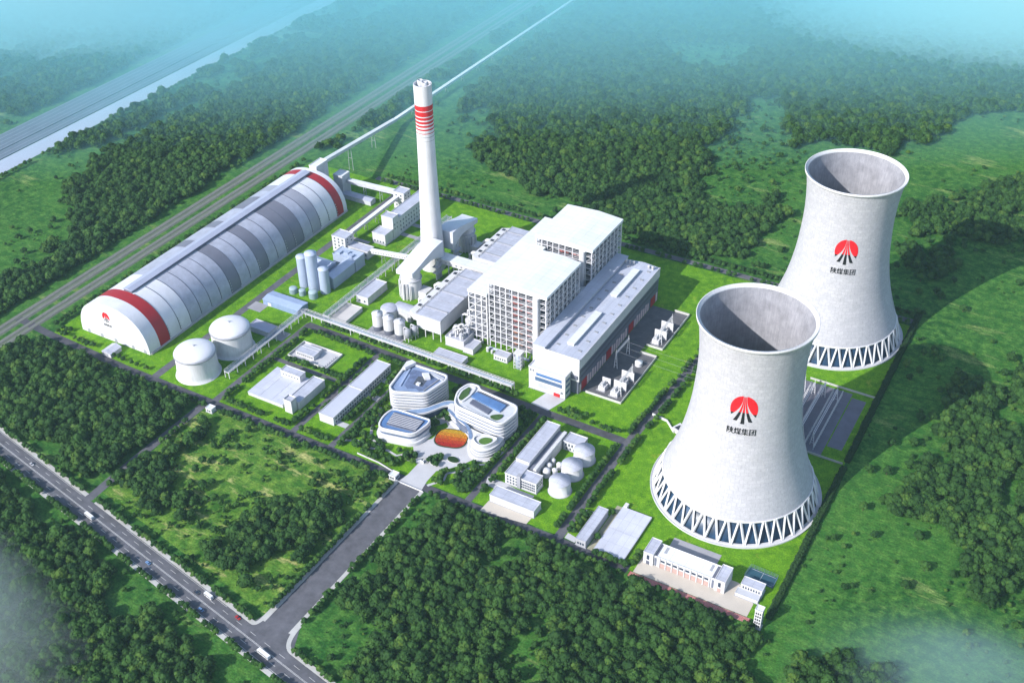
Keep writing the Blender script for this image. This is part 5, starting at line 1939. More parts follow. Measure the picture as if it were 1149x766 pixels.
# ------------------------------------------------------------------ trees
def crown_mesh(seed, rad, h, m, nlump=9, nleaf=260, bottom=1.6):
    """several lumps of foliage: an irregular inner body and many leaf-clump faces standing off it"""
    rg = random.Random(seed)
    mb = MB()
    lumps = []
    for k in range(nlump):
        a = 2 * math.pi * k / (nlump - 1) + rg.uniform(-.4, .4)
        if k == 0:
            c, r = Vector((0, 0, bottom + (h - bottom) * .62)), rad * .66
        else:
            d = rad * rg.uniform(.42, .62)
            c = Vector((d * math.cos(a), d * math.sin(a), bottom + (h - bottom) * rg.uniform(.3, .68)))
            r = rad * rg.uniform(.36, .5)
        lumps.append((c, r))
    for c, r in lumps:
        lat, lon = 4, 7
        v = [c + Vector((0, 0, r))]
        for i in range(1, lat):
            th = math.pi * i / lat
            for j in range(lon):
                ph = 2 * math.pi * (j + .5 * (i % 2)) / lon
                q = r * rg.uniform(.82, 1.08)
                v.append(c + Vector((q * math.sin(th) * math.cos(ph), q * math.sin(th) * math.sin(ph), q * .9 * math.cos(th))))
        v.append(c - Vector((0, 0, r * .8)))
        f = [(0, 1 + j, 1 + (j + 1) % lon) for j in range(lon)]
        for i in range(lat - 2):
            for j in range(lon):
                a, b = 1 + i * lon + j, 1 + i * lon + (j + 1) % lon
                f.append((a, a + lon, b + lon, b))
        o = 1 + (lat - 2) * lon
        f += [(len(v) - 1, o + (j + 1) % lon, o + j) for j in range(lon)]
        mb.add(v, f)
    for k in range(nleaf):
        c, r = rg.choice(lumps)
        d = Vector((rg.gauss(0, 1), rg.gauss(0, 1), rg.gauss(.25, .9))).normalized()
        p = c + d * r * rg.uniform(.92, 1.16)
        n = (d + Vector((rg.gauss(0, .55), rg.gauss(0, .55), rg.gauss(0.1, .55)))).normalized()
        u = n.orthogonal().normalized()
        u = (Matrix.Rotation(rg.uniform(0, 6.28), 3, n) @ u)
        w = n.cross(u)
        s = rad * rg.uniform(.09, .19)
        mb.add([p - u * s, p - w * s * .7, p + u * s, p + w * s * .7], [(0, 1, 2, 3)])
    return mb.mesh('crown', m)


def trunk_mesh(seed, h, r):
    rg = random.Random(seed)
    mb = MB()
    n = 7
    pts = [(0, 0, 0), (rg.uniform(-.15, .15), rg.uniform(-.15, .15), h * .35), (rg.uniform(-.3, .3), rg.uniform(-.3, .3), h * .62)]
    rs = [r, r * .75, r * .5]
    v = []
    for p, q in zip(pts, rs):
        v += [(p[0] + q * math.cos(2 * math.pi * k / n), p[1] + q * math.sin(2 * math.pi * k / n), p[2]) for k in range(n)]
    mb.add(v, [(i * n + k, i * n + (k + 1) % n, (i + 1) * n + (k + 1) % n, (i + 1) * n + k) for i in range(2) for k in range(n)], 0, True)
    for k in range(4):
        a = k * 1.6 + rg.uniform(-.3, .3)
        mb.bar((0, 0, h * (.3 + .06 * k)), (h * .26 * math.cos(a), h * .26 * math.sin(a), h * (.5 + .08 * k)), r * .5)
    return mb.mesh('trunk', BARK)


FOREST = [
    ([(-441, -260), (-384, -211), (-317, -214), (-256, -214), (-201, -219), (-196.5, -242), (-197, -281), (-196, -336), (-212, -330), (-279, -316), (-333, -312), (-380, -300), (-560, -270), (-520, -210), (-460, -205)], 1.0, 0),
    ([(-184, -226), (-164, -233), (-161, -271), (-149, -289), (-111, -304), (-100, -327), (-118, -344), (-151, -338), (-184, -332)], .92, 0),
    ([(-78, -340), (-70, -299), (-48, -268), (3, -250), (8, -264), (8, -293), (8, -327), (4, -355), (6, -366), (-30, -362)], .93, 0),
    ([(51, -235), (65, -219), (114, -220), (174, -218), (220, -223), (274, -218), (321, -221), (327, -237), (330, -320), (340, -420), (217, -420), (151, -420), (99, -389), (62, -379), (60, -341), (49, -332), (49, -282)], .97, 1),
    ([(-560, -320), (-294, -381), (-286, -362), (-213, -375), (-176, -384), (-111, -396), (-100, -424), (-86, -426), (-61, -412), (-27, -421), (-8, -428), (18, -435), (34, -454), (40, -560), (-300, -560), (-560, -480)], .97, 0),
    ([(-470, -210), (-505, -165), (-494, -140), (-512, -69), (-545, -21), (-601, 8), (-630, 121), (-611, 296), (-623, 463), (-603, 633), (-567, 835), (-520, 1300), (-480, 1700), (-468, 1700), (-468, 738), (-468, 420), (-466, 40), (-463, -52), (-460, -141), (-458, -209)], .96, 0),
    ([(-404, 215), (-404, 352), (-402, 520), (-402, 1600), (-372, 1600), (-376, 418), (-384, 257)], .55, 0),
    ([(-305, 366), (-328, 446), (-340, 806), (-345, 1700), (355, 2300), (900, 2000), (422, 814), (279, 707), (242, 630), (210, 544), (134, 544), (100, 512), (117, 430), (142, 328), (134, 240), (101, 219), (10, 224), (-58, 253), (-122, 266), (-199, 286), (-246, 313)], .99, 1),
    ([(253, 421), (291, 464), (358, 560), (445, 632), (700, 700), (600, 369), (390, 379), (329, 376), (331, 289), (292, 306)], .62, 0),
    ([(368, 129), (394, 150), (453, 252), (489, 272), (640, 250), (640, -74), (470, -69), (445, -63), (417, -57), (397, -57), (360, -56), (361, -21), (393, 21), (376, 63)], .9, 1),
    ([(-800, 30), (-800, 106), (-795, 318), (-795, 1400), (-1100, 1800), (-1700, 1200), (-1700, 100), (-1000, -60)], .7, 0),
    ([(-690, 60), (-690, 1500), (-630, 1500), (-640, 460), (-630, 300), (-650, 120)], .45, 0),
    ([(500, 640), (900, 1700), (1500, 1500), (1000, 500), (700, 300)], .8, 0)]
FOREST.append(([(352, -236), (372, -214), (398, -204), (418, -214), (420, -240), (390, -262), (356, -258)], .9, 1))
FOREST.append(([(420, -60), (470, -60), (520, -110), (500, -140), (440, -110)], .6, 1))
CLEAR = [[(116, -250), (125, -222), (136, -221), (143, -250), (132, -271)], [(178, -280), (196, -262), (205, -291), (206, -331), (185, -342), (178, -306)],
         [(10, 464), (13, 627), (43, 627), (96, 524), (124, 410), (112, 340), (60, 330), (36, 387)], [(-175, 737), (-51, 802), (-39, 699), (-110, 679)],
         [(-327, 369), (-275, 449), (-235, 347), (-258, 302)], [(60, -378), (64, -340), (80, -335), (86, -350), (100, -388)]]


def inside(P, X, Y):
    res = np.zeros(X.shape, bool)
    n = len(P)
    j = n - 1
    for i in range(n):
        xi, yi = P[i]
        xj, yj = P[j]
        c = ((yi > Y) != (yj > Y))
        with np.errstate(divide='ignore', invalid='ignore'):
            xx = (xj - xi) * (Y - yi) / (yj - yi if yj != yi else 1e-9) + xi
        res ^= c & (X < xx)
        j = i
    return res


# smooth value noise on a lattice, used for ragged edges and gaps
LAT = rng.random((256, 256))


def vnoise(X, Y, s):
    x, y = X / s + 500.3, Y / s + 500.7
    xi, yi = np.floor(x).astype(int), np.floor(y).astype(int)
    fx, fy = x - xi, y - yi
    fx, fy = fx * fx * (3 - 2 * fx), fy * fy * (3 - 2 * fy)
    g = lambda a, b: LAT[a % 256, b % 256]
    return (g(xi, yi) * (1 - fx) + g(xi + 1, yi) * fx) * (1 - fy) + (g(xi, yi + 1) * (1 - fx) + g(xi + 1, yi + 1) * fx) * fy


def corridor_free(X, Y):
    """keep the roads, railway, river and the plant itself free of forest"""
    ok = ~((X > -398) & (X < 327) & (Y > -216) & (Y < 217))
    ok &= ~((X > -460) & (X < -405))
    ok &= ~((X > -790) & (X < -694))
    ok &= ~((X > 5) & (X < 46.5) & (Y > -380) & (Y < -200))
    ok &= ~((X > -197.5) & (X < -184) & (Y > -345) & (Y < -210))
    eo = (X - EXT0.x) * en.x + (Y - EXT0.y) * en.y
    ok &= ~((eo > -18) & (eo < 18))
    ok &= ~((X > -371 + (Y - 330) * 0) & (X < -345) & (Y > 300))
    ok &= ~((X > -365) & (X < -318) & (Y > 140) & (Y < 330))
    return ok


pts = []
FRINGE = []
CAM = np.array([446.0, -766.0, 640.0])
for P, dens, zone in FOREST:
    xs = [p[0] for p in P]
    ys_ = [p[1] for p in P]
    x0, x1, y0, y1 = min(xs), max(xs), min(ys_), max(ys_)
    far = y0 > 200 or x1 < -600
    step = 5.4
    nx, ny = int((x1 - x0) / step) + 1, int((y1 - y0) / (step * .87)) + 1
    gx_, gy_ = np.meshgrid(np.arange(nx), np.arange(ny))
    X = x0 + (gx_ + .5 * (gy_ % 2)) * step + rng.uniform(-1.7, 1.7, gx_.shape)
    Y = y0 + gy_ * step * .87 + rng.uniform(-1.7, 1.7, gx_.shape)
    X, Y = X.ravel(), Y.ravel()
    # ragged edges
    qx = X + (vnoise(X, Y, 17) - .5) * 26 + (vnoise(X, Y, 6) - .5) * 10
    qy = Y + (vnoise(X + 300, Y, 17) - .5) * 26 + (vnoise(X, Y + 300, 6) - .5) * 10
    m = inside(P, qx, qy) & corridor_free(X, Y)
    for c in CLEAR:
        m &= ~inside(c, qx, qy)
    nz = vnoise(X, Y, 45) * .6 + vnoise(X, Y, 16) * .4
    m &= nz < (.38 + .30 * dens) if dens < .9 else nz < (.60 + .25 * dens * (dens > .93) + .05)
    qx2, qy2 = qx + rng.normal(0, 16, X.shape), qy + rng.normal(0, 16, X.shape)
    mf = inside(P, qx2, qy2) & corridor_free(X, Y) & ~m & (rng.random(X.shape) < .3)
    FRINGE.append(np.stack([X[mf], Y[mf]], 1))
    pts.append(np.stack([X[m], Y[m]], 1))
pts = np.concatenate(pts)
# frustum pre-selection with a generous margin, so that a step to the side still finds its forest
PITCH, YAW, ROLL, F = R(35.831), R(30.2117), R(-.9228), 1308.45
dA = np.array([math.sin(YAW), math.cos(YAW)])
dB = np.array([math.cos(YAW), -math.sin(YAW)])


def cam_axes():
    cp, sp, c, s = math.cos(PITCH), math.sin(PITCH), math.cos(ROLL), math.sin(ROLL)
    fw = Vector((0, cp, -sp))
    r = Vector((1, 0, 0))
    up = Vector((0, sp, cp))
    r2, up2 = c * r + s * up, -s * r + c * up

    def conv(v):
        return Vector((v.x * dB[0] + v.y * dB[1], v.x * dA[0] + v.y * dA[1], v.z))
    return conv(fw), conv(r2), conv(up2)


fwv, rv, upv = cam_axes()


def view(P3):
    d = P3 - CAM
    z = d @ np.array(fwv)
    return F * (d @ np.array(rv)) / z, F * (d @ np.array(upv)) / z, z


P3 = np.concatenate([pts, np.full((len(pts), 1), 4.)], 1)
u, v, zc = view(P3)
keep = (np.abs(u) < 760) & (np.abs(v) < 560) & (zc > 100)
pts, zc, u, v = pts[keep], zc[keep], u[keep], v[keep]
print('forest trees', len(pts))

CROWNS = [crown_mesh(40 + k, 4.0 + .3 * (k % 3), 8.2 + .5 * (k % 4), LEAF, 8 + k % 3, 230) for k in range(6)]
TRUNKS = [trunk_mesh(k, 7, .32) for k in range(3)]
inframe = (np.abs(u) < 574) & (np.abs(v) < 383)
order = np.argsort(np.where(inframe, zc, 1e9))
solo_idx = order[:300]
mask = np.ones(len(pts), bool)
mask[solo_idx] = False


def zone_label(x, y):
    if x > 40:
        return ('tree in the dense forest right of the entrance road below the plant', 'trees of the forest right of the entrance road')
    if ((x - EXT0.x) * en.x + (y - EXT0.y) * en.y) < 0:
        return ('tree in the forest below the public road at the bottom left', 'trees of the forest below the public road')
    return ('tree in the wood between public road and plant left of the entrance road', 'trees of the wood left of the entrance road')


PROTO = []
for k, i in enumerate(solo_idx):
    x, y = pts[i]
    lb, gr = zone_label(x, y)
    t = thing('forest_tree', 'dark green broadleaf ' + lb, 'forest tree', x, y, 0, gr)
    s = random.choice((random.uniform(.62, .9), random.uniform(.8, 1.15), random.uniform(1.05, 1.5)))
    t.rotation_euler = (0, 0, random.uniform(0, 6.28))
    t.scale = (s, s, s * random.uniform(.9, 1.12))
    a = bpy.data.objects.new('trunk', TRUNKS[k % 3])
    b = bpy.data.objects.new('crown', CROWNS[k % 6])
    for q in (a, b):
        col.objects.link(q)
        q.parent = t
    if k < 6:
        PROTO.append(b)


def scatter(name, P, protos, label, cat, smin, smax, sizes=None):
    """one object: instances of visible single trees' crowns on the listed points"""
    n = len(P)
    me = bpy.data.meshes.new(name)
    me.from_pydata([(float(x), float(y), 0.) for x, y in P], [], [])
    for an, typ, vals in (('variant', 'INT', rng.integers(0, len(protos), n)), ('spin', 'FLOAT', rng.uniform(0, 6.283, n)), ('size', 'FLOAT', rng.uniform(smin, smax, n) if sizes is None else sizes)):
        at = me.attributes.new(an, typ, 'POINT')
        at.data.foreach_set('value', np.ascontiguousarray(vals, dtype=np.int32 if typ == 'INT' else np.float32))
    o = bpy.data.objects.new(name, me)
    col.objects.link(o)
    tag(o, label, cat, None, 'stuff')
    ng = bpy.data.node_groups.new(name, 'GeometryNodeTree')
    ng.interface.new_socket('Geometry', in_out='INPUT', socket_type='NodeSocketGeometry')
    ng.interface.new_socket('Geometry', in_out='OUTPUT', socket_type='NodeSocketGeometry')
    N = ng.nodes.new
    L = ng.links
    gi, go = N('NodeGroupInput'), N('NodeGroupOutput')
    iop = N('GeometryNodeInstanceOnPoints')
    iop.inputs['Pick Instance'].default_value = True
    join = N('GeometryNodeJoinGeometry')
    for p in reversed(protos):
        oi = N('GeometryNodeObjectInfo')
        oi.transform_space = 'ORIGINAL'
        oi.inputs['Object'].default_value = p
        oi.inputs['As Instance'].default_value = True
        L.new(oi.outputs['Geometry'], join.inputs['Geometry'])

    def named(nm, typ):
        q = N('GeometryNodeInputNamedAttribute')
        q.data_type = typ
        q.inputs['Name'].default_value = nm
        return q.outputs['Attribute']
    cx_ = N('ShaderNodeCombineXYZ')
    L.new(named('spin', 'FLOAT'), cx_.inputs['Z'])
    cs = N('ShaderNodeCombineXYZ')
    sz = named('size', 'FLOAT')
    for k in range(3):
        L.new(sz, cs.inputs[k])
    L.new(gi.outputs[0], iop.inputs['Points'])
    L.new(join.outputs[0], iop.inputs['Instance'])
    L.new(named('variant', 'INT'), iop.inputs['Instance Index'])
    L.new(cx_.outputs[0], iop.inputs['Rotation'])
    L.new(cs.outputs[0], iop.inputs['Scale'])
    L.new(iop.outputs[0], go.inputs[0])
    md = o.modifiers.new('scatter', 'NODES')
    md.node_group = ng
    return o


fsz = np.clip(rng.normal(.98, .24, mask.sum()), .5, 1.6)
scatter('forest', pts[mask], PROTO, 'dense dark green forest around the power plant', 'forest', .78, 1.25, fsz)

# ---- street and garden trees: smaller, in rows
ROWS = []


def row(p0, p1, step, label, group, gap=.12, jit=.7, smin=.9, smax=1.3, clump=0):
    p0, p1 = Vector(p0), Vector(p1)
    L = (p1 - p0).length
    k = int(L / step)
    for i in range(k + 1):
        f = (i + .5) / (k + 1)
        if clump and (i // clump) % 2 == 1 and i % clump < max(1, clump // 3):
            continue
        if random.random() < gap:
            continue
        p = p0.lerp(p1, f)
        ROWS.append((p.x + random.uniform(-jit, jit), p.y + random.uniform(-jit, jit), random.uniform(smin, smax), label, group))


def patch(P, n, label, group, smin=.7, smax=1.15):
    xs, ys_ = [p[0] for p in P], [p[1] for p in P]
    c = 0
    while c < n:
        x, y = random.uniform(min(xs), max(xs)), random.uniform(min(ys_), max(ys_))
        if inside(P, np.array([x]), np.array([y]))[0]:
            ROWS.append((x, y, random.uniform(smin, smax), label, group))
            c += 1


for off, lb in ((11.6, 'plant side'), (-11.6, 'outer side')):
    for a, b in (((-480, -200), (-180, 2), (48, 130)) if off > 0 else ((-480, 130),)):
        t0 = a
        i = 0
        while t0 < b:
            if i % 6 < 4 or random.random() < .3:
                q = ext(t0, off * random.uniform(.98, 1.06))
                ROWS.append((*q, random.uniform(.85, 1.2), 'round green street tree in the row on the %s of the public road' % lb, 'street trees on the %s of the public road' % lb))
            i += 1
            t0 += random.uniform(3.4, 4.6)
for x, lb in ((11, 'left'), (39.6, 'right')):
    row((x, -366), (x + 1, -216), 4.2, 'round green street tree in the row along the %s pavement of the entrance road' % lb, 'street trees %s of the entrance road' % lb, .2, .5, .85, 1.1)
row((-392, -214), (-186, -213), 5, 'small round tree in the row outside the front road, left half', 'trees outside the front road, left', .1)
row((-172, -214), (6, -213), 4.6, 'small round tree in the row outside the front road, between forest gate and entrance', 'trees outside the front road, middle', .06)
row((46, -214), (215, -214.5), 5, 'small round tree in the row outside the front road, right of the entrance', 'trees outside the front road, right', .08)
row((-390, -196), (-262, -199), 6, 'small round tree in front of the coal shed gable', 'trees in front of the coal shed', .25)
row((-180, -199), (-104, -199.5), 5, 'small round tree on the lawn edge in front of the waterworks', 'trees in front of the waterworks', .1)
row((-94, -199), (-64, -199), 5, 'small round tree on the lawn edge in front of the long workshop', 'trees in front of the workshop', .1)
row((-179.5, -196), (-178.5, -80), 5, 'small round tree in the row right of the tank road', 'trees of the tank road', .12)
row((-178, -64.5), (-20, -67.5), 5.5, 'small round tree in the row under the pipe bridge', 'trees under the pipe bridge', .15)
row((-20, -67.5), (46, -70), 4.4, 'small round tree in the row between pipe bridge and cross road', 'trees between pipe bridge and cross road', .05)
row((-172, -78), (-102, -81), 4.6, 'small round tree in the row behind the walled compound', 'trees behind the walled compound', .1)
row((-94, -81), (-62, -82), 5, 'small round tree behind the long workshop', 'trees behind the workshop', .1)
row((-170, -124.5), (-104, -124.5), 5, 'small round tree in the row between compound and waterworks', 'trees between compound and waterworks', .1)
row((-104, -194), (-103, -84), 4.6, 'small round tree in the row left of the waterworks road', 'trees left of the waterworks road', .2)
row((-93, -180), (-92.5, -90), 4.8, 'small round tree in the row along the long workshop', 'trees along the workshop', .25)
row((-66, -176), (-65, -86), 4.6, 'small round tree between the workshop and the office road', 'trees between workshop and office road', .2)
row((-53.5, -196), (-53, -86), 4.4, 'small round tree in the row on the office side of the office road', 'trees beside the offices', .12)
row((70, -196), (72, -84), 4.2, 'small round tree in the row left of the office lane', 'trees left of the office lane', .06)
row((81, -192), (82.5, -86), 4.8, 'small round tree in the row right of the office lane', 'trees right of the office lane', .12)
row((151, -198), (150.5, -88), 4.4, 'small round tree in the row left of the tower road beside the water tanks', 'trees left of the tower road', .06)
row((162, -197), (162, -70), 4.4, 'small round tree in the row right of the tower road on the lawn', 'trees right of the tower road', .08)
row((153, -70), (157, 0), 4.6, 'small round tree in the row left of the tower road beside the transformer yard', 'trees beside the transformer yard', .1)
row((163.5, -62), (171, 90), 4.8, 'small round tree in the row between tower road and cooling towers', 'trees between tower road and cooling towers', .12)
row((157, 0), (163, 90), 5.2, 'small round tree in the row left of the far tower road', 'trees of the far tower road', .25)
row((90, -71), (146, -73), 6, 'small round tree on the lawn edge behind the water treatment house', 'trees behind the water treatment house', .2, 1.5)
patch([(88, -62), (112, -66), (110, -73), (86, -72)], 8, 'small round tree in the clump beside the control building forecourt', 'trees beside the control building')
row((-290, 201.5), (318, 204.5), 6, 'small round tree in the row inside the back road', 'trees inside the back road', .25)
row((-290, 214), (318, 218), 5, 'small round tree in the row outside the back road', 'trees outside the back road', .12, 1.2)
row((-398, -190), (-399, 200), 5.5, 'small round tree in the row between coal shed and railway', 'trees between coal shed and railway', .1, .9, .85, 1.2, 5)
row((-388, -190), (-377, -188), 5, 'small round tree beside the left corner of the coal shed', 'trees at the coal shed corner', 0)
row((-690, -200), (-690, 1000), 7, 'round tree in the long row along the river', 'trees along the river', .12, 1.2, 1.0, 1.4, 7)
row((-463, -250), (-463, 1000), 8, 'round tree at the forest edge along the railway', 'trees along the railway', .3, 1.5, .8, 1.2)
row((-186, -230), (-186.5, -330), 6, 'round tree in the row right of the forest road', 'trees of the forest road', .3)
row((223, -216.5), (318, -218), 5.2, 'small round tree in the row along the running track', 'trees along the running track', .3, .8)
row((181, -147), (184, -205), 30, 'single round tree beside the covered basin', 'trees by the covered basin', 0)
row((188, -206.5), (216, -206.8), 4.2, 'small round tree in front of the covered basin', 'trees in front of the covered basin', .1)
row((217, -203), (219, -190), 4, 'small round tree at the left end of the fire station', 'trees at the fire station', 0)
row((164.5, -196), (167, -170), 4.6, 'small round tree between tower road and the narrow store', 'trees by the narrow store', .1, .8)
patch([(-54, -198), (10, -200), (-2, -181), (-30, -180), (-50, -176)], 46, 'leafy garden tree on the lawn left of the plaza', 'garden trees left of the plaza')
patch([(38, -200), (70, -198), (68, -160), (60, -160), (44, -180)], 44, 'leafy garden tree on the lawn right of the plaza', 'garden trees right of the plaza')
patch([(-52, -172), (-36, -172), (-38, -148), (-52, -130)], 18, 'leafy garden tree between office road and canteen', 'garden trees by the canteen')
patch([(-6, -150), (8, -150), (6, -132), (-8, -140)], 14, 'leafy garden tree in the shaded office court', 'garden trees in the office court')
patch([(2, -128), (12, -130), (10, -124), (0, -116)], 5, 'leafy garden tree beside the terrace wing', 'garden trees by the terrace wing')
patch([(4, -187), (14, -188), (12, -176), (2, -176)], 7, 'leafy garden tree at the left edge of the plaza entrance', 'garden trees at the plaza entrance')
patch([(24, -182), (33, -181), (31, -171), (25, -171)], 7, 'leafy garden tree between plaza entrance and flower bed', 'garden trees by the flower bed')
patch([(-6, -94), (8, -96), (6, -84), (-6, -84)], 7, 'leafy garden tree behind the offices', 'garden trees behind the offices')
patch([(60, -96), (71, -98), (71, -84), (40, -84)], 14, 'leafy garden tree behind the rounded office block', 'garden trees behind the rounded office')
SING = [(341, 162), (348, 171), (357, 160), (350, 166), (332, 136), (344, 133), (339, 118), (379, 113), (362, 66), (370, 73), (349, 22), (365, 31), (342, -19), (369, 2), (355, -15), (269, 339), (278, 328), (280, 299), (299, 310), (323, 313), (327, 269), (312, 261), (338, 297), (357, 250), (110, 407), (134, 323), (103, 296), (120, 300), (406, -36), (399, -128), (407, -104), (395, -75), (350, -64), (369, -48), (388, -46), (-554, -48), (-558, -77), (-581, -81), (-502, -84), (-123, -244), (-131, -222), (-136, -282), (-128, -296), (-545, -60), (-530, -110), (322, 300), (308, 285), (290, 318), (304, 296), (333, 262)]
for x, y in SING:
    ROWS.append((x, y, random.uniform(1.3, 1.75), 'lone round tree standing in the %s meadow' % ('right hand' if x > 0 else 'left hand'), 'lone trees in the %s meadow' % ('right hand' if x > 0 else 'left hand')))

SC = [crown_mesh(140 + k, 2.75, 5.2, LEAF2, 6, 110, 1.0) for k in range(4)]
ST = [trunk_mesh(40 + k, 5, .2) for k in range(2)]
RW = np.array([(r[0], r[1]) for r in ROWS])
uu, vv2, zz_ = view(np.concatenate([RW, np.full((len(RW), 1), 2.)], 1))
vis = (np.abs(uu) < 574) & (np.abs(vv2) < 383)
szs = np.array([r[2] for r in ROWS])
order = np.argsort(np.where(vis, -szs / zz_, 1e9))[:300]
pick = set(int(i) for i in order)
SP = []
for k, i in enumerate(sorted(pick)):
    x, y, s, lb, gr = ROWS[i]
    lone = lb.startswith('lone')
    t = thing('street_tree' if not lone else 'meadow_tree', lb, 'street tree' if not lone else 'meadow tree', x, y, 0, gr)
    t.rotation_euler = (0, 0, random.uniform(0, 6.28))
    t.scale = (s, s, s)
    a = bpy.data.objects.new('trunk', ST[k % 2])
    b = bpy.data.objects.new('crown', SC[k % 4])
    for q in (a, b):
        col.objects.link(q)
        q.parent = t
    if k < 4:
        SP.append(b)
rest = RW[[i for i in range(len(ROWS)) if i not in pick]]
nS = 26000
SX, SY = rng.uniform(-1300, 900, nS), rng.uniform(-480, 1500, nS)
dn = vnoise(SX, SY, 60) * .45 + vnoise(SX + 50, SY, 22) * .35 + vnoise(SX, SY + 90, 9) * .2
ok = corridor_free(SX, SY) & (dn > .57)
ok &= ~((SX > 60) & (SX < 330) & (SY < -390))
us, vs_s, zs_s = view(np.stack([SX, SY, np.full(nS, 1.)], 1))
ok &= (np.abs(us) < 760) & (np.abs(vs_s) < 560)
scrub = np.concatenate([np.stack([SX[ok], SY[ok]], 1)] + FRINGE)
mx_, my_ = rng.uniform(-182, 6, 700), rng.uniform(-362, -218, 700)
mk_ = (vnoise(mx_ + 11, my_, 14) * .6 + vnoise(mx_, my_ + 31, 40) * .4 > .60) & corridor_free(mx_, my_)
scrub = np.concatenate([scrub, np.stack([mx_[mk_], my_[mk_]], 1)])
us, vs_s, zs_s = view(np.concatenate([scrub, np.ones((len(scrub), 1))], 1))
scrub = scrub[(np.abs(us) < 760) & (np.abs(vs_s) < 560) & (zs_s > 50)]
print('scrub', len(scrub))
print('row trees', len(ROWS), 'rest', len(rest))
scatter('shrubbery', rest, SP, 'small round trees and shrubs of the farther rows around the plant', 'shrubbery', .9, 1.3)

scatter('undergrowth', scrub, SP, 'loose scrub and young trees over the open meadows', 'undergrowth', .35, 1., np.clip(rng.gamma(3., .2, len(scrub)), .25, 1.5))


# hedges: long clipped rows
def hedge(label, p0, p1, w, h):
    p0, p1 = Vector(p0), Vector(p1)
    d = (p1 - p0).normalized()
    n = Vector((-d.y, d.x))
    L = (p1 - p0).length
    rg = random.Random(int(L * 7))
    mb = MB()
    k = int(L / 2.2)
    for i in range(k):
        c = p0 + d * (L * (i + .5) / k)
        for s in (-1, 0, 1):
            q = c + n * s * w * .3 + n * rg.uniform(-.3, .3)
            r = w * .3 * rg.uniform(.8, 1.25)
            hh = h * rg.uniform(.75, 1.1)
            mb.lathe(q.x, q.y, [(r, 0), (r * 1.15, hh * .5), (r * .8, hh * .85), (r * .2, hh)], 6, 0, True, False)
    for i in range(int(L * 3)):
        c = p0 + d * rg.uniform(0, L) + n * rg.uniform(-.5, .5) * w
        z = h * rg.uniform(.5, 1.1)
        s = .45
        mb.add([(c.x - s, c.y, z), (c.x, c.y - s, z - .15), (c.x + s, c.y, z + .1), (c.x, c.y + s, z)], [(0, 1, 2, 3)])
    return solo('hedge', mb, HEDGEM, label, 'hedge', (p0.x, p0.y, 0))


hedge('long dark hedge along the right boundary beside the nearer cooling tower', (323, -203), (323, -24), 4.4, 4.2)
hedge('long dark hedge along the right boundary beside the farther cooling tower', (323, -16), (322, 226), 4.4, 4.2)
hedge('dark hedge along the back boundary behind the boiler houses', (-60, 221), (318, 224), 3.2, 3)

# ------------------------------------------------------------------ air
mb = MB().box(-3020, 2620, -1220, 3020, -1.2, 690)
o = solo('haze', mb, None, 'thin pale blue haze filling the air over the plain', 'haze', kind='stuff')
hz = bpy.data.materials.new('haze_air')
hz.use_nodes = True
nt = hz.node_tree
nt.nodes.clear()
out = nt.nodes.new('ShaderNodeOutputMaterial')
pv = nt.nodes.new('ShaderNodeVolumePrincipled')
pv.inputs['Color'].default_value = (.55, .80, .95, 1)
pv.inputs['Density'].default_value = .00004
pv.inputs['Anisotropy'].default_value = .1
nt.links.new(pv.outputs[0], out.inputs['Volume'])
o.data.materials.clear()
o.data.materials.append(hz)

def volume_mat(name, c, dens, aniso=-.15):
    m = bpy.data.materials.new(name)
    m.use_nodes = True
    t_ = m.node_tree
    t_.nodes.clear()
    o_ = t_.nodes.new('ShaderNodeOutputMaterial')
    p_ = t_.nodes.new('ShaderNodeVolumePrincipled')
    p_.inputs['Color'].default_value = (*c, 1)
    p_.inputs['Density'].default_value = dens
    p_.inputs['Anisotropy'].default_value = aniso
    t_.links.new(p_.outputs[0], o_.inputs['Volume'])
    return m


def mist(label, cx, cy, rx, ry, h, c, dens, rot=0.):
    """a low bank of mist lying on the plain: closed lens with even density"""
    mb = MB()
    n = 48
    prof = [(1.0, -.8), (.999, .4), (.88, h * .05), (.74, h * .16), (.6, h * .33), (.46, h * .54), (.32, h * .75), (.18, h * .92), (.02, h)]
    v = []
    cr, sr = math.cos(rot), math.sin(rot)
    for r, z in prof:
        for k in range(n):
            a = 2 * math.pi * k / n
            x, y = rx * r * math.cos(a), ry * r * math.sin(a)
            v.append((cx + x * cr - y * sr, cy + x * sr + y * cr, z))
    f = [(i * n + k, i * n + (k + 1) % n, (i + 1) * n + (k + 1) % n, (i + 1) * n + k) for i in range(len(prof) - 1) for k in range(n)]
    f += [tuple(range(n))[::-1], tuple(range((len(prof) - 1) * n, len(prof) * n))]
    mb.add(v, f)
    return solo('mist', mb, volume_mat('mist_air', c, dens), label, 'mist', kind='stuff')


def mist_wedge(label, c, dens):
    """the deep bank of mist over the far plain, its top rising with distance"""
    mb = MB()
    along, across = Vector((-.503, .864)), Vector((.864, .503))
    o = Vector((446, -766))
    v = []
    S = [(1220, .5), (1340, 14), (1470, 44), (1620, 95), (1850, 160), (2200, 210), (2650, 250)]
    for q, z in S:
        for t_, zz in ((-2000, -.9), (-2000, z), (2000, z), (2000, -.9)):
            p = o + along * q + across * t_
            v.append((p.x, p.y, zz))
    f = []
    for i in range(len(S) - 1):
        a, b = 4 * i, 4 * i + 4
        for k in range(4):
            f.append((a + k, b + k, b + (k + 1) % 4, a + (k + 1) % 4))
    f += [(0, 1, 2, 3), tuple(4 * (len(S) - 1) + k for k in (3, 2, 1, 0))]
    mb.add(v, f)
    mb.f = [q[::-1] for q in mb.f]
    return solo('mist', mb, volume_mat('far_mist_air', c, dens), label, 'mist', kind='stuff')


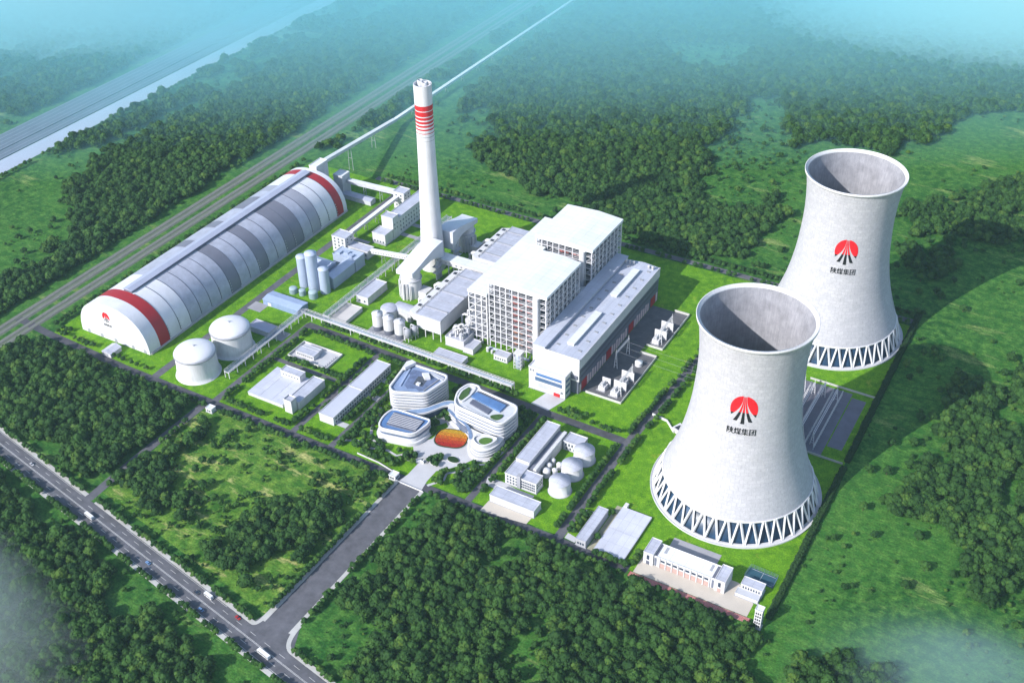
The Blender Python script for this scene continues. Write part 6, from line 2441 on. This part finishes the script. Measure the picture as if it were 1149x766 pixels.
mist_wedge('bank of pale cyan mist lying over the far plain', (.38, .87, 1.), .0052)
mist('bright cyan mist rising over the plain in the far right corner', 330, 1150, 560, 300, 170, (.66, .97, 1.), .017, R(28))
mist('pale mist rising over the plain beyond the river in the far left corner', -1020, 430, 420, 230, 150, (.72, .96, 1.), .014, R(28))
mist('low patch of whitish mist over the forest at the bottom left', -200, -490, 230, 110, 44, (.74, .88, .88), .0115, R(-12))
mist('thin patch of bluish mist over the meadow at the bottom right', 455, -205, 120, 85, 36, (.50, .74, .84), .007, R(20))

# ------------------------------------------------------------------ light, sky, camera
SUN = Vector((-.42, -.907, 0)).normalized()
EL = R(33)
w = bpy.data.worlds.new('World')
sc.world = w
w.use_nodes = True
nt = w.node_tree
sky = nt.nodes.new('ShaderNodeTexSky')
sky.sky_type = 'NISHITA'
sky.sun_disc = False
sky.sun_elevation = EL
sky.sun_rotation = math.atan2(SUN.x, SUN.y) % (2 * math.pi)
nt.links.new(sky.outputs[0], nt.nodes['Background'].inputs['Color'])
nt.nodes['Background'].inputs['Strength'].default_value = .16
sl = bpy.data.lights.new('sun', 'SUN')
sl.energy = 4.5
sl.angle = R(.5)
sl.color = (1., .965, .92)
so = bpy.data.objects.new('sun', sl)
col.objects.link(so)
d = Vector((-SUN.x * math.cos(EL), -SUN.y * math.cos(EL), -math.sin(EL)))
so.rotation_euler = d.to_track_quat('-Z', 'Y').to_euler()
so.location = (-400, -700, 600)

cam = bpy.data.cameras.new('camera')
cam.sensor_width = 36
cam.lens = 36 * F / 1149.
cam.clip_start = 1.
cam.clip_end = 9000
co = bpy.data.objects.new('camera', cam)
col.objects.link(co)
M = Matrix(((rv.x, upv.x, -fwv.x), (rv.y, upv.y, -fwv.y), (rv.z, upv.z, -fwv.z)))
co.matrix_world = Matrix.Translation(Vector((446.0186, -765.9768, 640))) @ M.to_4x4()
sc.camera = co

sc.view_settings.view_transform = 'Standard'
sc.view_settings.look = 'None'
sc.view_settings.exposure = .38
sc.view_settings.gamma = 1
sc.render.engine = 'CYCLES'
cy_ = sc.cycles
cy_.max_bounces = 5
cy_.diffuse_bounces = 1
cy_.glossy_bounces = 2
cy_.transmission_bounces = 2
cy_.volume_bounces = 3
cy_.use_denoising = True
cy_.use_adaptive_sampling = True
cy_.adaptive_threshold = .02
